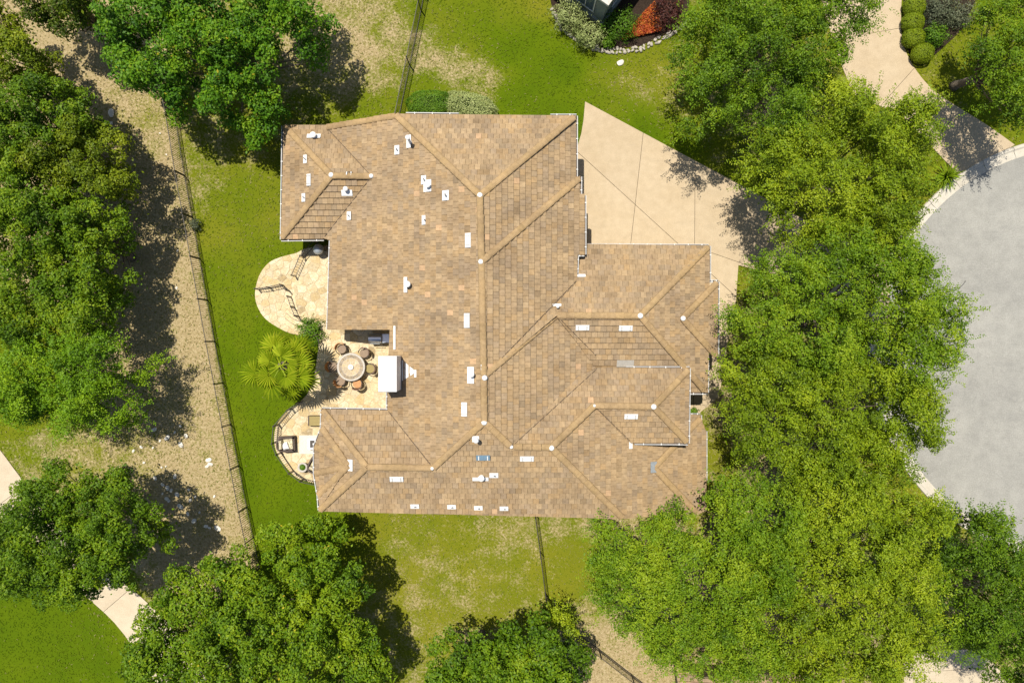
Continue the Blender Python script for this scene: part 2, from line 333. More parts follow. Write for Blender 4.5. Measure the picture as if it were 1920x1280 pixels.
WEST_PTS = [
    (20, 20, 0.80, 0.80), (80, 60, 0.85, 0.80), (130, 110, 0.85, 0.80), (180, 130, 0.80, 0.80), (220, 180, 0.60, 0.80), (270, 250, 0.55, 0.80), (290, 330, 0.70, 0.80), (300, 430, 0.70, 0.80), (330, 560, 0.70, 0.80), (360, 620, 0.80, 0.80), (300, 640, 0.75, 0.80),
    (350, 720, 0.67, 0.80), (400, 800, 0.65, 0.80), (330, 760, 0.63, 0.80), (400, 900, 0.67, 0.80), (330, 900, 0.75, 0.80), (420, 1000, 0.65, 0.80), (350, 1050, 0.70, 0.90), (250, 860, 0.55, 0.80), (180, 840, 0.50, 0.80), (60, 840, 0.42, 0.70), (110, 850, 0.50, 0.70), (20, 700, 0.00, 0.65), (10, 640, 0.00, 0.50), (40, 780, 0.10, 0.60), (100, 500, 0.80, 0.60), (100, 300, 0.80, 0.60), (200, 700, 0.70, 0.70),
    (120, 1200, 0.00, 0.32), (30, 1160, 0.00, 0.30), (60, 1250, 0.00, 0.28), (200, 1240, 0.05, 0.30), (230, 1220, 0.15, 0.50), (0, 1100, 0.00, 0.20), (300, 1260, 0.50, 0.70), (100, 1000, 0.30, 0.50), (600, 1270, 0.65, 0.80), (700, 1250, 0.55, 0.80)]
def fence_x(py):     # x of the west fence's foot in pixels as a function of y
    q = [((x-960)*(H-1.35)/H+960, (y-640)*(H-1.35)/H+640) for x, y in FENCE_W]
    return np.interp(py, [a[1] for a in q], [a[0] for a in q])
def ground_values(px, py):
    de, he = shepard(px, py, EAST_PTS); dw, hw = shepard(px, py, WEST_PTS)
    w = 1/(1+np.exp(np.clip((px-fence_x(np.clip(py, 100, 1300)))/3.0, -40, 40)))
    low = np.clip((py-1100)/60, 0, 1); w = np.where(py > 1070, np.where(px < 440, 1, 0), w)
    return de*(1-w)+dw*w, he*(1-w)+hw*w
def make_ground():
    nx, ny = 330, 230
    xs = np.concatenate([[-600, -200, -80], np.linspace(-44, 44, nx), [80, 200, 600]])
    ys = np.concatenate([[-600, -200, -80], np.linspace(-32, 32, ny), [80, 200, 600]])
    X, Y = np.meshgrid(xs, ys); nX, nY = len(xs), len(ys)
    px = X*F/H+960; py = 640-Y*F/H
    d, h = ground_values(np.clip(px, -400, 2320), np.clip(py, -340, 1620))
    rng = np.random.default_rng(3)
    z = 0.012*np.sin(X*1.3+0.7*np.sin(Y*0.9))*np.cos(Y*1.1)-0.012
    v = np.stack([X, Y, z], -1).reshape(-1, 3)
    i = np.arange(nX*nY).reshape(nY, nX)
    q = np.stack([i[:-1, :-1], i[:-1, 1:], i[1:, 1:], i[1:, :-1]], -1).reshape(-1, 4)
    me = bpy.data.meshes.new('ground'); quads(me, v, q)
    for nm, val in (('dry', d), ('hue', h)):
        a = me.attributes.new(nm, 'FLOAT', 'POINT'); a.data.foreach_set('value', val.reshape(-1).astype(np.float32))
    me.materials.append(M['ground']); me.polygons.foreach_set('use_smooth', [True]*len(me.polygons))
    tag(link('ground', me), kind='structure')
def quads(me, v, q):
    n = q.shape[1]
    me.vertices.add(len(v)); me.vertices.foreach_set('co', np.asarray(v, np.float32).reshape(-1))
    me.loops.add(q.size); me.loops.foreach_set('vertex_index', q.astype(np.int32).reshape(-1))
    me.polygons.add(len(q)); me.polygons.foreach_set('loop_start', np.arange(0, q.size, n, dtype=np.int32))
    me.update(calc_edges=True)
make_ground()

# ------------------------------------------------------------------ road, kerb, driveways
def circ(c, r, a): return (c[0]+r*math.cos(a), c[1]-r*math.sin(a))
def to_xy(poly, z=0.0): return [tuple(P(x, y, z)[:2]) for x, y in poly]
mb = MB()
arc = [circ(ROADC, ROADR+4, math.radians(a)) for a in range(96, 265, 3)]
mb.prism(ccw(to_xy(arc+[(2500, 1030), (2500, 280)])), -0.05, 0.012)
tag(mb.build('road', M['asphalt']), kind='structure')
kerb = tag(bpy.data.objects.new('kerb', None), kind='structure'); COL.objects.link(kerb)
k0 = 100.0
while k0 < 262:
    k1 = k0+9.0
    st = MB(); prof = [(ROADR-2, 0.02), (ROADR+12, 0.035), (ROADR+15, 0.11), (ROADR+20, 0.12), (ROADR+21, -0.02)]
    aa = np.linspace(k0+0.06, k1-0.06, 6)
    for i in range(5):
        for j in range(len(prof)-1):
            q = []
            for (rr, zz), an in ((prof[j], aa[i]), (prof[j+1], aa[i]), (prof[j+1], aa[i+1]), (prof[j], aa[i+1])):
                x, y = circ(ROADC, rr, math.radians(an)); p = P(x, y); q.append((p.x, p.y, zz))
            st.face(q[::-1])
    st.build('kerb_stone', M['kerb'], kerb); k0 = k1
tk = MB(); tk.tube([P(x, y, 0.016) for x, y in smooth_path([(1770, 541), (1786, 544), (1797, 540), (1805, 534), (1810, 527)], 5)], [0.02]*20+[0.05], 5)  # tar squiggle on the road surface, built as a thin tube
tag(tk.build('fallen_twig', M['tar']), 'dark curved twig lying on the pale grey road', 'twig')
def split(polys, a, b):
    """cut polygons by the line through photo points a, b"""
    a = P(*a); b = P(*b); nx, ny = -(b.y-a.y), (b.x-a.x); L = math.hypot(nx, ny); nx /= L; ny /= L; c = -(nx*a.x+ny*a.y)
    out = []
    for p in polys:
        for s in (1, -1):
            q = clip_half(p, s*nx, s*ny, s*c-0.012)
            if len(q) > 2 and abs(area2(q)) > 0.05: out.append(q)
    return out
def slabs(name, poly, cuts, mat, z=0.045, bed=True):
    root = bpy.data.objects.new(name, None); COL.objects.link(root); tag(root, kind='structure')
    xy = ccw(to_xy(poly)); parts = [xy]
    for a, b, *lim in cuts:
        if lim:
            lx = P(lim[0], 0).x; far = lambda p: sum(q[0] for q in p)/len(p) > lx
            parts = [p for p in parts if not far(p)]+split([p for p in parts if far(p)], a, b)
        else: parts = split(parts, a, b)
    for p in parts:
        m = MB(); m.prism(ccw(p), -0.05, z); m.build('slab', mat, root)
    m = MB(); m.prism(xy, -0.06, z-0.035); m.build('joint_bed', M['mulch'], root)
    return root
slabs('driveway', DRIVE, [((1080, 283), (1272, 458)), ((1205, 258), (1183, 452)), ((1303, 305), (1302, 460)), ((1345, 478), (1440, 511), 1300), ((1340, 570), (1400, 572), 1300)], M['driveway'])
slabs('neighbour_driveway', NDRIVE, [((1690, 53), (1650, 60)), ((1715, 127), (1690, 155)), ((1787, 226), (1762, 242))], M['driveway'], 0.04)
slabs('footpath', PATH, [((20, 930), (60, 900)), ((120, 1085), (180, 1030)), ((190, 1150), (260, 1090))], M['concrete'], 0.05)
slabs('side_driveway', SDRIVE, [((1690, 1262), (1850, 1250))], M['concrete'], 0.04)

# ------------------------------------------------------------------ house: roof planes
S, ZR = 0.44, 7.05
class Plane:
    def __init__(s, a=None, z=0, d=None, pitch=S, pts=None, lift=0.0):
        if pts:
            A, B, C = [Vector(p) for p in pts]; n = (B-A).cross(C-A)
            s.gx, s.gy = -n.x/n.z, -n.y/n.z; s.c = A.z-s.gx*A.x-s.gy*A.y
        else:
            A = P(a[0], a[1], z); s.gx, s.gy = -pitch*d[0], -pitch*d[1]; s.c = A.z-s.gx*A.x-s.gy*A.y
        s.c += lift
    def at(s, px, py):
        ux, uy = (px-960)/F, (640-py)/F
        t = (H-s.c)/(1+s.gx*ux+s.gy*uy)
        return Vector((ux*t, uy*t, H-t))
    def z(s, x, y): return s.gx*x+s.gy*y+s.c
PL = {}
PL['WM'] = Plane((903, 560), ZR, (-1, 0)); PL['N'] = Plane((900, 367), ZR, (0, 1)); PL['A'] = Plane((903, 450), ZR, (1, 0))
PL['B'] = Plane((903, 450), ZR, (1, 0), lift=0.07)
zW = PL['WM'].at(697, 331).z
PL['WN'] = Plane((697, 330), zW, (0, 1)); PL['WS'] = Plane((697, 330), zW, (0, -1)); PL['WW'] = Plane((622, 330), zW, (-1, 0))
PL['FN'] = Plane((907, 705), ZR, (0, 1)); PL['C'] = Plane((907, 740), ZR, (1, 0))
zF = 0.5*(PL['FN'].at(1043, 591).z+PL['C'].at(1043, 591).z)
zF = PL['FN'].at(1120, 591).z
PL['FS'] = Plane((1120, 591), zF, (0, -1)); PL['FE'] = Plane((1200, 592), zF, (1, 0)); PL['G'] = Plane((1200, 592), zF, (1, 0), lift=0.12)
PL['S'] = Plane((908, 790), ZR, (0, -1)); zK = PL['S'].at(1000, 838).z
PL['JN'] = Plane((1000, 838), zK, (0, 1)); zJ = PL['JN'].at(1170, 761).z
PL['JS'] = Plane((1170, 761), zJ, (0, -1)); PL['JE'] = Plane((1225, 762), zJ, (1, 0))
PL['L'] = Plane((1033, 838), zK, (1, 0)); PL['M'] = Plane((1033, 838), zK, (1, 0), lift=0.12)
zQ = PL['S'].at(750, 876).z
PL['QN'] = Plane((750, 876), zQ, (0, 1)); PL['QW'] = Plane((688, 875), zQ, (-1, 0))
POLY = {
 'WM': [(612, 239), (743, 217), (900, 367), (908, 790), (812, 877), (728, 770), (728, 700), (732, 617), (615, 617), (620, 450), (607, 446), (697, 331)],
 'N': [(743, 215), (1080, 218), (900, 367)],
 'A': [(900, 367), (1079, 219), (1079, 333), (903, 491)],
 'B': [(903, 491), (1079, 335), (1087, 331), (1087, 365), (1095, 365), (1095, 477), (1082, 477), (1081, 527), (907, 705)],
 'WN': [(533, 236), (612, 236), (697, 331), (622, 330)], 'WS': [(622, 330), (697, 331), (607, 447), (528, 448)], 'WW': [(533, 236), (622, 330), (528, 448)],
 'FN': [(907, 705), (1072, 536), (1072, 458), (1328, 461), (1200, 592), (1043, 591)],
 'C': [(907, 705), (1043, 591), (1120, 668), (1128, 692), (1085, 708), (961, 834), (908, 790)],
 'FS': [(1043, 591), (1200, 592), (1322, 734), (1150, 735), (1085, 645)],
 'FE': [(1200, 592), (1329, 462), (1329, 600), (1326, 735), (1322, 735)],
 'G': [(1279, 597), (1345, 529), (1344, 668)],
 'JN': [(961, 834), (960, 839), (1033, 838), (1114, 760), (1225, 762), (1291, 691), (1172, 690), (1121, 690), (1085, 706)],
 'JS': [(1114, 760), (1225, 762), (1289, 829), (1183, 829)], 'JE': [(1225, 762), (1292, 691), (1289, 830)],
 'L': [(1033, 838), (1114, 760), (1200, 775), (1312, 778), (1312, 808), (1322, 808), (1322, 957), (1168, 971)],
 'M': [(1226, 876), (1313, 782), (1323, 810), (1323, 957), (1306, 962)],
 'S': [(908, 790), (958, 837), (1033, 838), (1168, 971), (598, 957), (688, 875), (812, 877)],
 'QN': [(688, 875), (812, 877), (728, 770), (605, 767)], 'QW': [(688, 875), (604, 767), (603, 808), (600, 957)]}
pk = PL['QW'].at(653, 872); pk.z += 0.10
bay = [(604, 800), (591, 836), (591, 888), (597, 928), (601, 950)]
bp = []
for (x, y) in bay:
    q = PL['QW'].at(x, y); bp.append(P(x, y, q.z+0.07))
for i in range(4):
    PL['Y%d' % i] = Plane(pts=(pk, bp[i], bp[i+1])); POLY['Y%d' % i] = [(653, 872), bay[i], bay[i+1]]

house = thing('house', 'large sprawling house under a tan and brown tiled hip roof', 'house')
TILE_PAL = [srgb(184, 157, 121), srgb(190, 162, 124), srgb(177, 150, 115), srgb(194, 167, 130), srgb(171, 149, 120), srgb(186, 159, 125), srgb(178, 155, 127), srgb(190, 158, 115)]
rnd = random.Random(11)
def tile_colour(r):
    c = r.choice(TILE_PAL); k = r.gauss(0.70, 0.034); mu = TILE_PAL[5]; c = tuple(a*0.68+b*0.32 for a, b in zip(c, mu))
    if r.random() < 0.06: k *= 0.84
    if r.random() < 0.008: c = srgb(215, 178, 138)
    return (c[0]*k*0.975, c[1]*k*0.99, c[2]*k*1.0, 1)
TW, TE = 0.325, 0.315      # tile width, exposure in plan
def expand(poly, d):
    poly = ccw(poly); n = len(poly); out = []
    for i in range(n):
        p0, p1, p2 = Vector(poly[i-1]), Vector(poly[i]), Vector(poly[(i+1) % n])
        e1 = (p1-p0).normalized(); e2 = (p2-p1).normalized()
        n1 = Vector((e1.y, -e1.x)); n2 = Vector((e2.y, -e2.x)); b = n1+n2
        k = d/max(0.35, (1+n1.dot(n2))) ; out.append((p1.x+b.x*k, p1.y+b.y*k))
    return out
tiles = []          # (verts, faces, colour, size)
decks = MB()
def lay_tiles(name, store, deck, poly=None):
    pl = PL[name]; px = poly or POLY[name]
    xy = expand([tuple(pl.at(x, y)[:2]) for x, y in px], 0.03)
    deck.prism(xy, 0, 0) if False else None
    zoff = -0.02
    n = len(xy); i0 = len(deck.v)
    deck.v += [(x, y, pl.z(x, y)+zoff) for x, y in xy]+[(x, y, pl.z(x, y)-0.16) for x, y in xy]
    deck.f.append([i0+k for k in range(n)]); deck.m.append(0)
    deck.f.append([i0+n+k for k in reversed(range(n))]); deck.m.append(0)
    for k in range(n): deck.f.append([i0+k, i0+n+k, i0+n+(k+1) % n, i0+(k+1) % n]); deck.m.append(0)
    g = Vector((pl.gx, pl.gy)); sl = g.length; dn = -g/sl; al = Vector((-dn.y, dn.x))   # downslope, along
    uv = [(al.x*x+al.y*y, dn.x*x+dn.y*y) for x, y in xy]
    u0, u1 = min(p[0] for p in uv), max(p[0] for p in uv); v0, v1 = min(p[1] for p in uv), max(p[1] for p in uv)
    vv = v1; row = 0
    while vv > v0:
        off = (row % 2)*TW*0.5+rnd.uniform(-0.02, 0.02)+0.07
        u = u0-TW+off
        while u < u1:
            a, b, c, d = u+0.006, u+TW-0.006, vv-TE-0.02, vv
            q = uv
            for h in ((1, 0, -a), (-1, 0, b), (0, 1, -c), (0, -1, d)):
                q = clip_half(q, *h)
                if len(q) < 3: break
            if len(q) >= 3:
                q = ccw(q); ar = abs(area2(q))
                if ar > 0.004:
                    jit = rnd.uniform(-0.005, 0.006); tl = rnd.uniform(-0.004, 0.004)
                    top = []; bot = []
                    for (uu, w) in q:
                        x = al.x*uu+dn.x*w; y = al.y*uu+dn.y*w; z = pl.z(x, y)
                        t = (w-c)/(TE+0.02)
                        top.append((x, y, z+0.004+0.086*t+jit+tl*(uu-a)/TW)); bot.append((x, y, z-0.018))
                    m = len(q); fs = [list(range(m))]+[[m+k, m+(k+1) % m, (k+1) % m, k] for k in range(m)]
                    full = ar > 0.96*(b-a)*(d-c)
                    store.append((top+bot, fs, tile_colour(rnd), (H-top[0][2]) if full and m == 4 else 1e9))
            u += TW
        vv -= TE; row += 1
for nm in POLY: lay_tiles(nm, tiles, decks)
roof = decks.build('roof', plain('roof_deck', (0.20, 0.145, 0.09), 0.9, 0.1), house)
def tile_mesh(name, lst):
    v = []; f = []; c = []
    for tv, tf, tc, _ in lst:
        i = len(v); v += tv
        for q in tf: f.append([i+k for k in q]); c += tc
    me = bpy.data.meshes.new(name); me.from_pydata(v, [], f)
    a = me.attributes.new('tint', 'FLOAT_COLOR', 'FACE'); a.data.foreach_set('color', c)
    me.materials.append(M['tile']); me.update(); return me
order = sorted(tiles, key=lambda t: t[3]); near, rest = order[:300], order[300:]
for t in near: link('roof_tile', tile_mesh('roof_tile', [t]), roof)
tag(link('roof_tiles', tile_mesh('roof_tiles', rest), roof), kind='stuff')
print('tiles', len(tiles))

# ridge and hip tiles
rm = MB(); n_ = 7; Lr = 0.47
for k, (yy, wd, zz) in enumerate(((0.0, 0.192, 0.028), (Lr, 0.170, 0.0))):
    for j in range(n_):
        a = math.pi*j/(n_-1); rm.v.append((wd*math.cos(a), yy, 0.105*math.sin(a)**0.8+zz-0.01))
for j in range(n_-1): rm.f.append([j, j+1, n_+j+1, n_+j]); rm.m.append(0)
rm.f.append([j for j in reversed(range(n_))]); rm.m.append(0); rm.f.append([n_+j for j in range(n_)]); rm.m.append(0)
ridge_me = rm.mesh('ridge_tile', M['ridge'], False)
RIDGES = [((743, 217), (900, 367), 'N'), ((1076, 221), (900, 367), 'N'), ((1085, 336), (904, 490), 'B'), ((900, 369), (903, 489), 'A'), ((903, 493), (907, 702), 'WM'), ((907, 710), (908, 788), 'WM'),
 ((1043, 591), (908, 704), 'C'), ((1200, 592), (1046, 591), 'FS'), ((1326, 464), (1201, 591), 'FE'), ((1320, 731), (1201, 593), 'FE'), ((1343, 531), (1280, 596), 'G'), ((1342, 666), (1280, 598), 'G'),
 ((1225, 762), (1116, 760), 'JS'), ((1289, 694), (1226, 761), 'JE'), ((1287, 827), (1226, 763), 'JE'), ((1113, 761), (1034, 838), 'JN'), ((1032, 838), (962, 837), 'JN'), ((956, 835), (909, 791), 'S'), ((1166, 969), (1034, 839), 'L'), ((813, 876), (907, 791), 'S'),
 ((690, 875), (810, 877), 'S'), ((601, 955), (687, 876), 'S'), ((606, 769), (687, 874), 'QN'), ((1312, 785), (1227, 875), 'M'), ((1305, 960), (1227, 877), 'M'),
 ((604, 802), (652, 871), 'Y0'), ((592, 837), (652, 872), 'Y1'), ((592, 887), (652, 873), 'Y2'), ((598, 927), (653, 873), 'Y3'), ((535, 238), (621, 329), 'WN'), ((530, 445), (621, 331), 'WS'), ((624, 330), (696, 331), 'WN'), ((614, 239), (742, 218), 'WM')]
nr = 0
for a, b, nm in RIDGES:
    pa, pb = PL[nm].at(*a), PL[nm].at(*b); pa.z += 0.035; pb.z += 0.035; d = pb-pa; L = d.length; k = max(1, round(L/0.45)); step = L/k; d.normalize()
    side = d.cross(Vector((0, 0, 1))).normalized(); up = side.cross(d)
    R = Matrix((side, d, up)).transposed().to_4x4()
    for i in range(k):
        o = link('ridge_tile', ridge_me, roof); j = rnd.uniform(-0.006, 0.006)
        o.matrix_world = Matrix.Translation(pa+d*(i*step)+side*j)@R
        c = srgb(186, 158, 118); q = rnd.gauss(0.73, 0.025); q2 = rnd.choice((1.0, 1.0, 0.96)); o.color = (c[0]*q, c[1]*q, c[2]*q*q2, 1); nr += 1
print('ridge tiles', nr)
# dark strips laid over the roof valleys, standing in for their shaded gaps
for a, b, n1, n2 in [((909, 704), (1080, 527), 'B', 'FN'), ((963, 833), (1119, 691), 'C', 'JN'), ((811, 875), (729, 771), 'WM', 'QN'), ((696, 333), (609, 444), 'WM', 'WS'), ((614, 241), (696, 330), 'WM', 'WN'), ((1046, 594), (1117, 666), 'C', 'FS'), ((1117, 763), (1181, 826), 'L', 'JS')]:
    q = []
    for p in (a, b):
        v1, v2 = PL[n1].at(*p), PL[n2].at(*p); v = v1 if v1.z > v2.z else v2; q.append(v+Vector((0, 0, 0.075)))
    d = (q[1]-q[0]).normalized(); sd_ = d.cross(Vector((0, 0, 1))).normalized()*0.018; m = MB(); up = Vector((0, 0, 0.012))
    m.face([q[0]-sd_, q[1]-sd_, q[1]+up, q[0]+up]); m.face([q[0]+up, q[1]+up, q[1]+sd_, q[0]+sd_]); m.build('valley_channel', M['valley_metal'], roof)
# white caps where ridges meet
cap = MB(); cap.lathe([(0.145, -0.05), (0.145, 0.05), (0.11, 0.10), (0.04, 0.125)], 12)
cap_me = cap.mesh('ridge_cap', M['white_metal'], False)
for x, y, nm, sc in [(900, 367, 'N', 1), (902, 491, 'WM', 1), (622, 329, 'WN', 1), (697, 331, 'WM', .9), (909, 708, 'WM', 1), (908, 791, 'S', 1.05), (1034, 839, 'S', 1), (1200, 592, 'FE', 1.05), (1280, 597, 'G', 1), (1225, 762, 'JE', 1.05), (1044, 591, 'C', .6), (1114, 760, 'JN', .6), (959, 837, 'JN', .7), (811, 877, 'S', .7)]:
    o = link('ridge_cap', cap_me, roof); p = PL[nm].at(x, y); o.location = (p.x, p.y, p.z+0.09); o.scale = (sc, sc, 1)
def roof_frame(nm, px, py, lift=0.03):
    pl = PL[nm]; p = pl.at(px, py); n = Vector((-pl.gx, -pl.gy, 1)).normalized(); x = Vector((1, 0, pl.gx)).normalized(); y = n.cross(x)
    return Matrix.Translation(p+n*lift)@Matrix((x, y, n)).transposed().to_4x4(), p
SQ = 36.0/1280   # metres per photo pixel near the roof
def flashing(nm, px, py, w, h, pipe=None, mat='white_metal'):
    mtx, p = roof_frame(nm, px, py, 0.085)
    m = MB(); m.box((0, 0, 0), (w*SQ, h*SQ, 0.02), 0, 0, 0.0)
    o = m.build('vent_flashing', M[mat], house); o.matrix_world = mtx
    if pipe:
        ox, oy, r, hh, cap_ = pipe
        t = MB(); t.lathe([(r*1.5, 0.0), (r*1.2, 0.05), (r, 0.07), (r, hh)], 12)
        q = t.build('vent_pipe', M['white_metal'], o, True); q.parent = o
        b = mtx@Vector((ox*SQ, oy*SQ, 0.0)); q.matrix_world = Matrix.Translation(b)
        i = MB(); i.lathe([(r*0.8, hh-0.004), (r*0.8, hh+0.006)] if not cap_ else [(r*1.7, hh), (r*1.75, hh+0.06), (r*1.2, hh+0.10), (0.02, hh+0.12)], 12)
        q2 = i.build('vent_cap' if cap_ else 'pipe_mouth', M['white_metal'] if cap_ else M['dark_metal'], o); q2.matrix_world = Matrix.Translation(b)
def louvre(nm, px, py, w, h, mats=('white_metal', 'gutter')):
    mtx, p = roof_frame(nm, px, py, 0.085); m = MB(); a, b = w*SQ, h*SQ
    m.box((0, 0, 0), (a, b, 0.05), 0, 0, 0.03)
    along_x = a > b
    for s in (-1, 1):
        if along_x: m.box((s*a*0.31, 0, 0.04), (0.05, b*0.8, 0.035), 0, 1)
        else: m.box((0, s*b*0.31, 0.04), (a*0.8, 0.05, 0.035), 0, 1)
    m.box((0, 0, 0.04), (a*0.55, b*0.55, 0.03), 0, 0, 0.02)
    o = m.build('roof_vent', [M[mats[0]], M[mats[1]]], house); o.matrix_world = mtx
for nm, x, y, w, h, pp in [('WN', 589, 257, 28, 10, (1, 0, .10, .22, True)), ('WW', 574, 299, 9, 17, (0, 0, .035, .26, False)), ('WW', 571, 371, 9, 17, (1, 0, .035, .24, False)), ('WM', 656, 405, 10, 17, (0, 0, .035, .24, False)),
   ('WM', 746, 282, 11, 18, (0, 0, .04, .28, False)), ('WM', 768, 266, 10, 25, (3, -2, .075, .85, True)), ('WM', 796, 338, 11, 17, (1, 0, .04, .26, False)), ('WM', 803, 349, 17, 23, (2, -1, .08, .24, True)), ('WM', 837, 367, 14, 19, (0, 0, .05, .3, False)), ('WM', 796, 413, 8, 18, (2, 0, .035, .24, False)),
   ('WM', 762, 534, 8, 30, (6, 0, .10, .3, True)), ('WM', 884, 703, 14, 31, (2, 2, .09, .3, True)), ('S', 892, 821, 13, 13, (2, 0, .075, .65, True)), ('WS', 651, 361, 22, 12, (0, 6, .08, .24, True)),
   ('S', 778, 947, 17, 10, (1, 0, .035, .22, False)), ('S', 847, 948, 17, 10, (1, 0, .035, .22, False)), ('S', 897, 950, 17, 10, (1, 0, .035, .22, False)), ('S', 945, 951, 17, 10, (1, 0, .035, .22, False)), ('S', 901, 896, 31, 8, (2, 4, .10, .26, True)), ('S', 926, 889, 17, 11, (1, 0, .04, .24, False)),
   ('FN', 1089, 518, 18, 6, None), ('FN', 1044, 573, 17, 5, (1, -4, .05, .2, True)), ('L', 1181, 834, 8, 14, None), ('QW', 655, 871, 20, 22, None), ('C', 905, 688, 10, 10, None)]:
    flashing(nm, x, y, w, h, pp)
flashing('M', 1224, 875, 15, 22, None, 'grey_metal')
flashing('FS', 1172, 680, 34, 15, None, 'taupe_metal')
for nm, x, y, w, h in [('WM', 879, 451, 12, 28), ('WM', 877, 601, 12, 28), ('WM', 872, 767, 12, 27), ('WW', 581, 338, 10, 25), ('S', 744, 896, 27, 11), ('S', 988, 858, 27, 11), ('FS', 1092, 613, 27, 11), ('FS', 1173, 614, 27, 11), ('JS', 1183, 779, 27, 11)]:
    louvre(nm, x, y, w, h)
louvre('S', 906, 856, 27, 11, ('blue_metal', 'white_metal')); louvre('WN', 655, 328, 14, 9, ('dark_metal', 'white_metal'))

# gutters
hm = MB(); hm.box((0, 0, 0), (0.04, 0.17, 0.02)); HANGER = hm.mesh('gutter_hanger', M['white_metal'])
def gutter(a, b, nm, w=0.15):
    p, q = PL[nm].at(*a), PL[nm].at(*b); d = (q-p); L = d.length; d.normalize(); s = Vector((-d.y, d.x, 0)).normalized(); dz = Vector((0, 0, -0.03))
    m = MB()
    def bar(off, wd, z0, z1, mi):
        c = [p+s*(off-wd/2), q+s*(off-wd/2), q+s*(off+wd/2), p+s*(off+wd/2)]
        lo = [Vector((v.x, v.y, v.z+z0-0.03)) for v in c]; hi = [Vector((v.x, v.y, v.z+z1-0.03)) for v in c]
        m.face(hi if area2([tuple(v[:2]) for v in hi]) > 0 else hi[::-1], mi)
        for k in range(4): m.face([lo[k], lo[(k+1) % 4], hi[(k+1) % 4], hi[k]], mi)
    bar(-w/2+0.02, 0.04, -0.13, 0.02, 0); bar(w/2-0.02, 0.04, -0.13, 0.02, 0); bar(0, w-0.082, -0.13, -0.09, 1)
    n = max(2, int(L/0.75))
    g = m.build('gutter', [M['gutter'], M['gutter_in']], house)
    for k in range(n):
        c = p+d*(L*(k+0.5)/n); o = link('gutter_hanger', HANGER, g); o.location = (c.x, c.y, c.z-0.02); o.rotation_euler = (0, 0, math.atan2(d.y, d.x))
for a, b, nm in [((530, 236), (527, 449), 'WW'), ((527, 450), (607, 449), 'WS'), ((619, 451), (614, 617), 'WM'), ((1081, 217), (1081, 332), 'A'), ((1032, 216), (1081, 216), 'N'), ((761, 213), (860, 214), 'N'), ((1089, 331), (1089, 365), 'B'), ((1097, 366), (1097, 477), 'B'), ((1096, 478), (1084, 478), 'B'), ((1083, 478), (1082, 512), 'B'),
    ((1098, 459), (1329, 460), 'FN'), ((1331, 461), (1331, 528), 'FE'), ((1331, 527), (1347, 527), 'G'), ((1347, 528), (1346, 668), 'G'), ((1327, 669), (1327, 736), 'FE'), ((1292, 737), (1326, 737), 'FS'), ((1174, 689), (1293, 689), 'JN'), ((1293, 690), (1291, 831), 'JE'), ((1190, 831), (1290, 832), 'JS'), ((1292, 777), (1313, 777), 'L'), ((1314, 778), (1314, 807), 'L'), ((1324, 808), (1324, 900), 'M'),
    ((604, 766), (727, 768), 'QN'), ((726, 735), (726, 768), 'QN'), ((603, 768), (602, 803), 'QW'), ((602, 803), (589, 836), 'QW'), ((589, 836), (589, 889), 'QW'), ((589, 889), (596, 929), 'QW'), ((596, 929), (598, 956), 'QW')]:
    gutter(a, b, nm)
# white end wall flashing near the barbecue
m = MB(); p = PL['WM'].at(741, 611); q = PL['WM'].at(740, 655); m.box(((p.x+q.x)/2, (p.y+q.y)/2, p.z-0.1), (0.11, abs(p.y-q.y), 0.26)); m.build('wall_flashing', M['white_metal'], house)
# walls, set back under the eaves
OUT = [((533, 236), 'WN'), ((612, 237), 'WN'), ((743, 217), 'N'), ((1079, 218), 'N'), ((1079, 333), 'A'), ((1094, 366), 'B'), ((1094, 459), 'FN'), ((1328, 461), 'FN'), ((1328, 530), 'FE'), ((1343, 530), 'G'), ((1343, 666), 'G'), ((1326, 668), 'FE'), ((1326, 734), 'FS'), ((1289, 734), 'FS'), ((1289, 778), 'L'), ((1322, 780), 'L'), ((1320, 956), 'L'), ((1168, 970), 'S'), ((600, 957), 'S'), ((592, 888), 'QW'), ((592, 836), 'QW'), ((604, 806), 'QW'), ((604, 767), 'QW'), ((728, 768), 'QN'), ((732, 617), 'WM'), ((617, 617), 'WM'), ((620, 449), 'WM'), ((528, 448), 'WS')]
pts = [PL[nm].at(*q) for q, nm in OUT]; xy = [(p.x, p.y) for p in pts]; zz = [p.z-0.22 for p in pts]
if area2(xy) < 0: xy.reverse(); zz.reverse()
ins = expand(xy, -0.42); wm = MB()
for i in range(len(ins)):
    a, b = ins[i], ins[(i+1) % len(ins)]; wm.face([(a[0], a[1], -0.1), (b[0], b[1], -0.1), (b[0], b[1], zz[(i+1) % len(ins)]), (a[0], a[1], zz[i])])
wm.build('wall', M['wall_stone'], house)
HOUSE_XY = xy
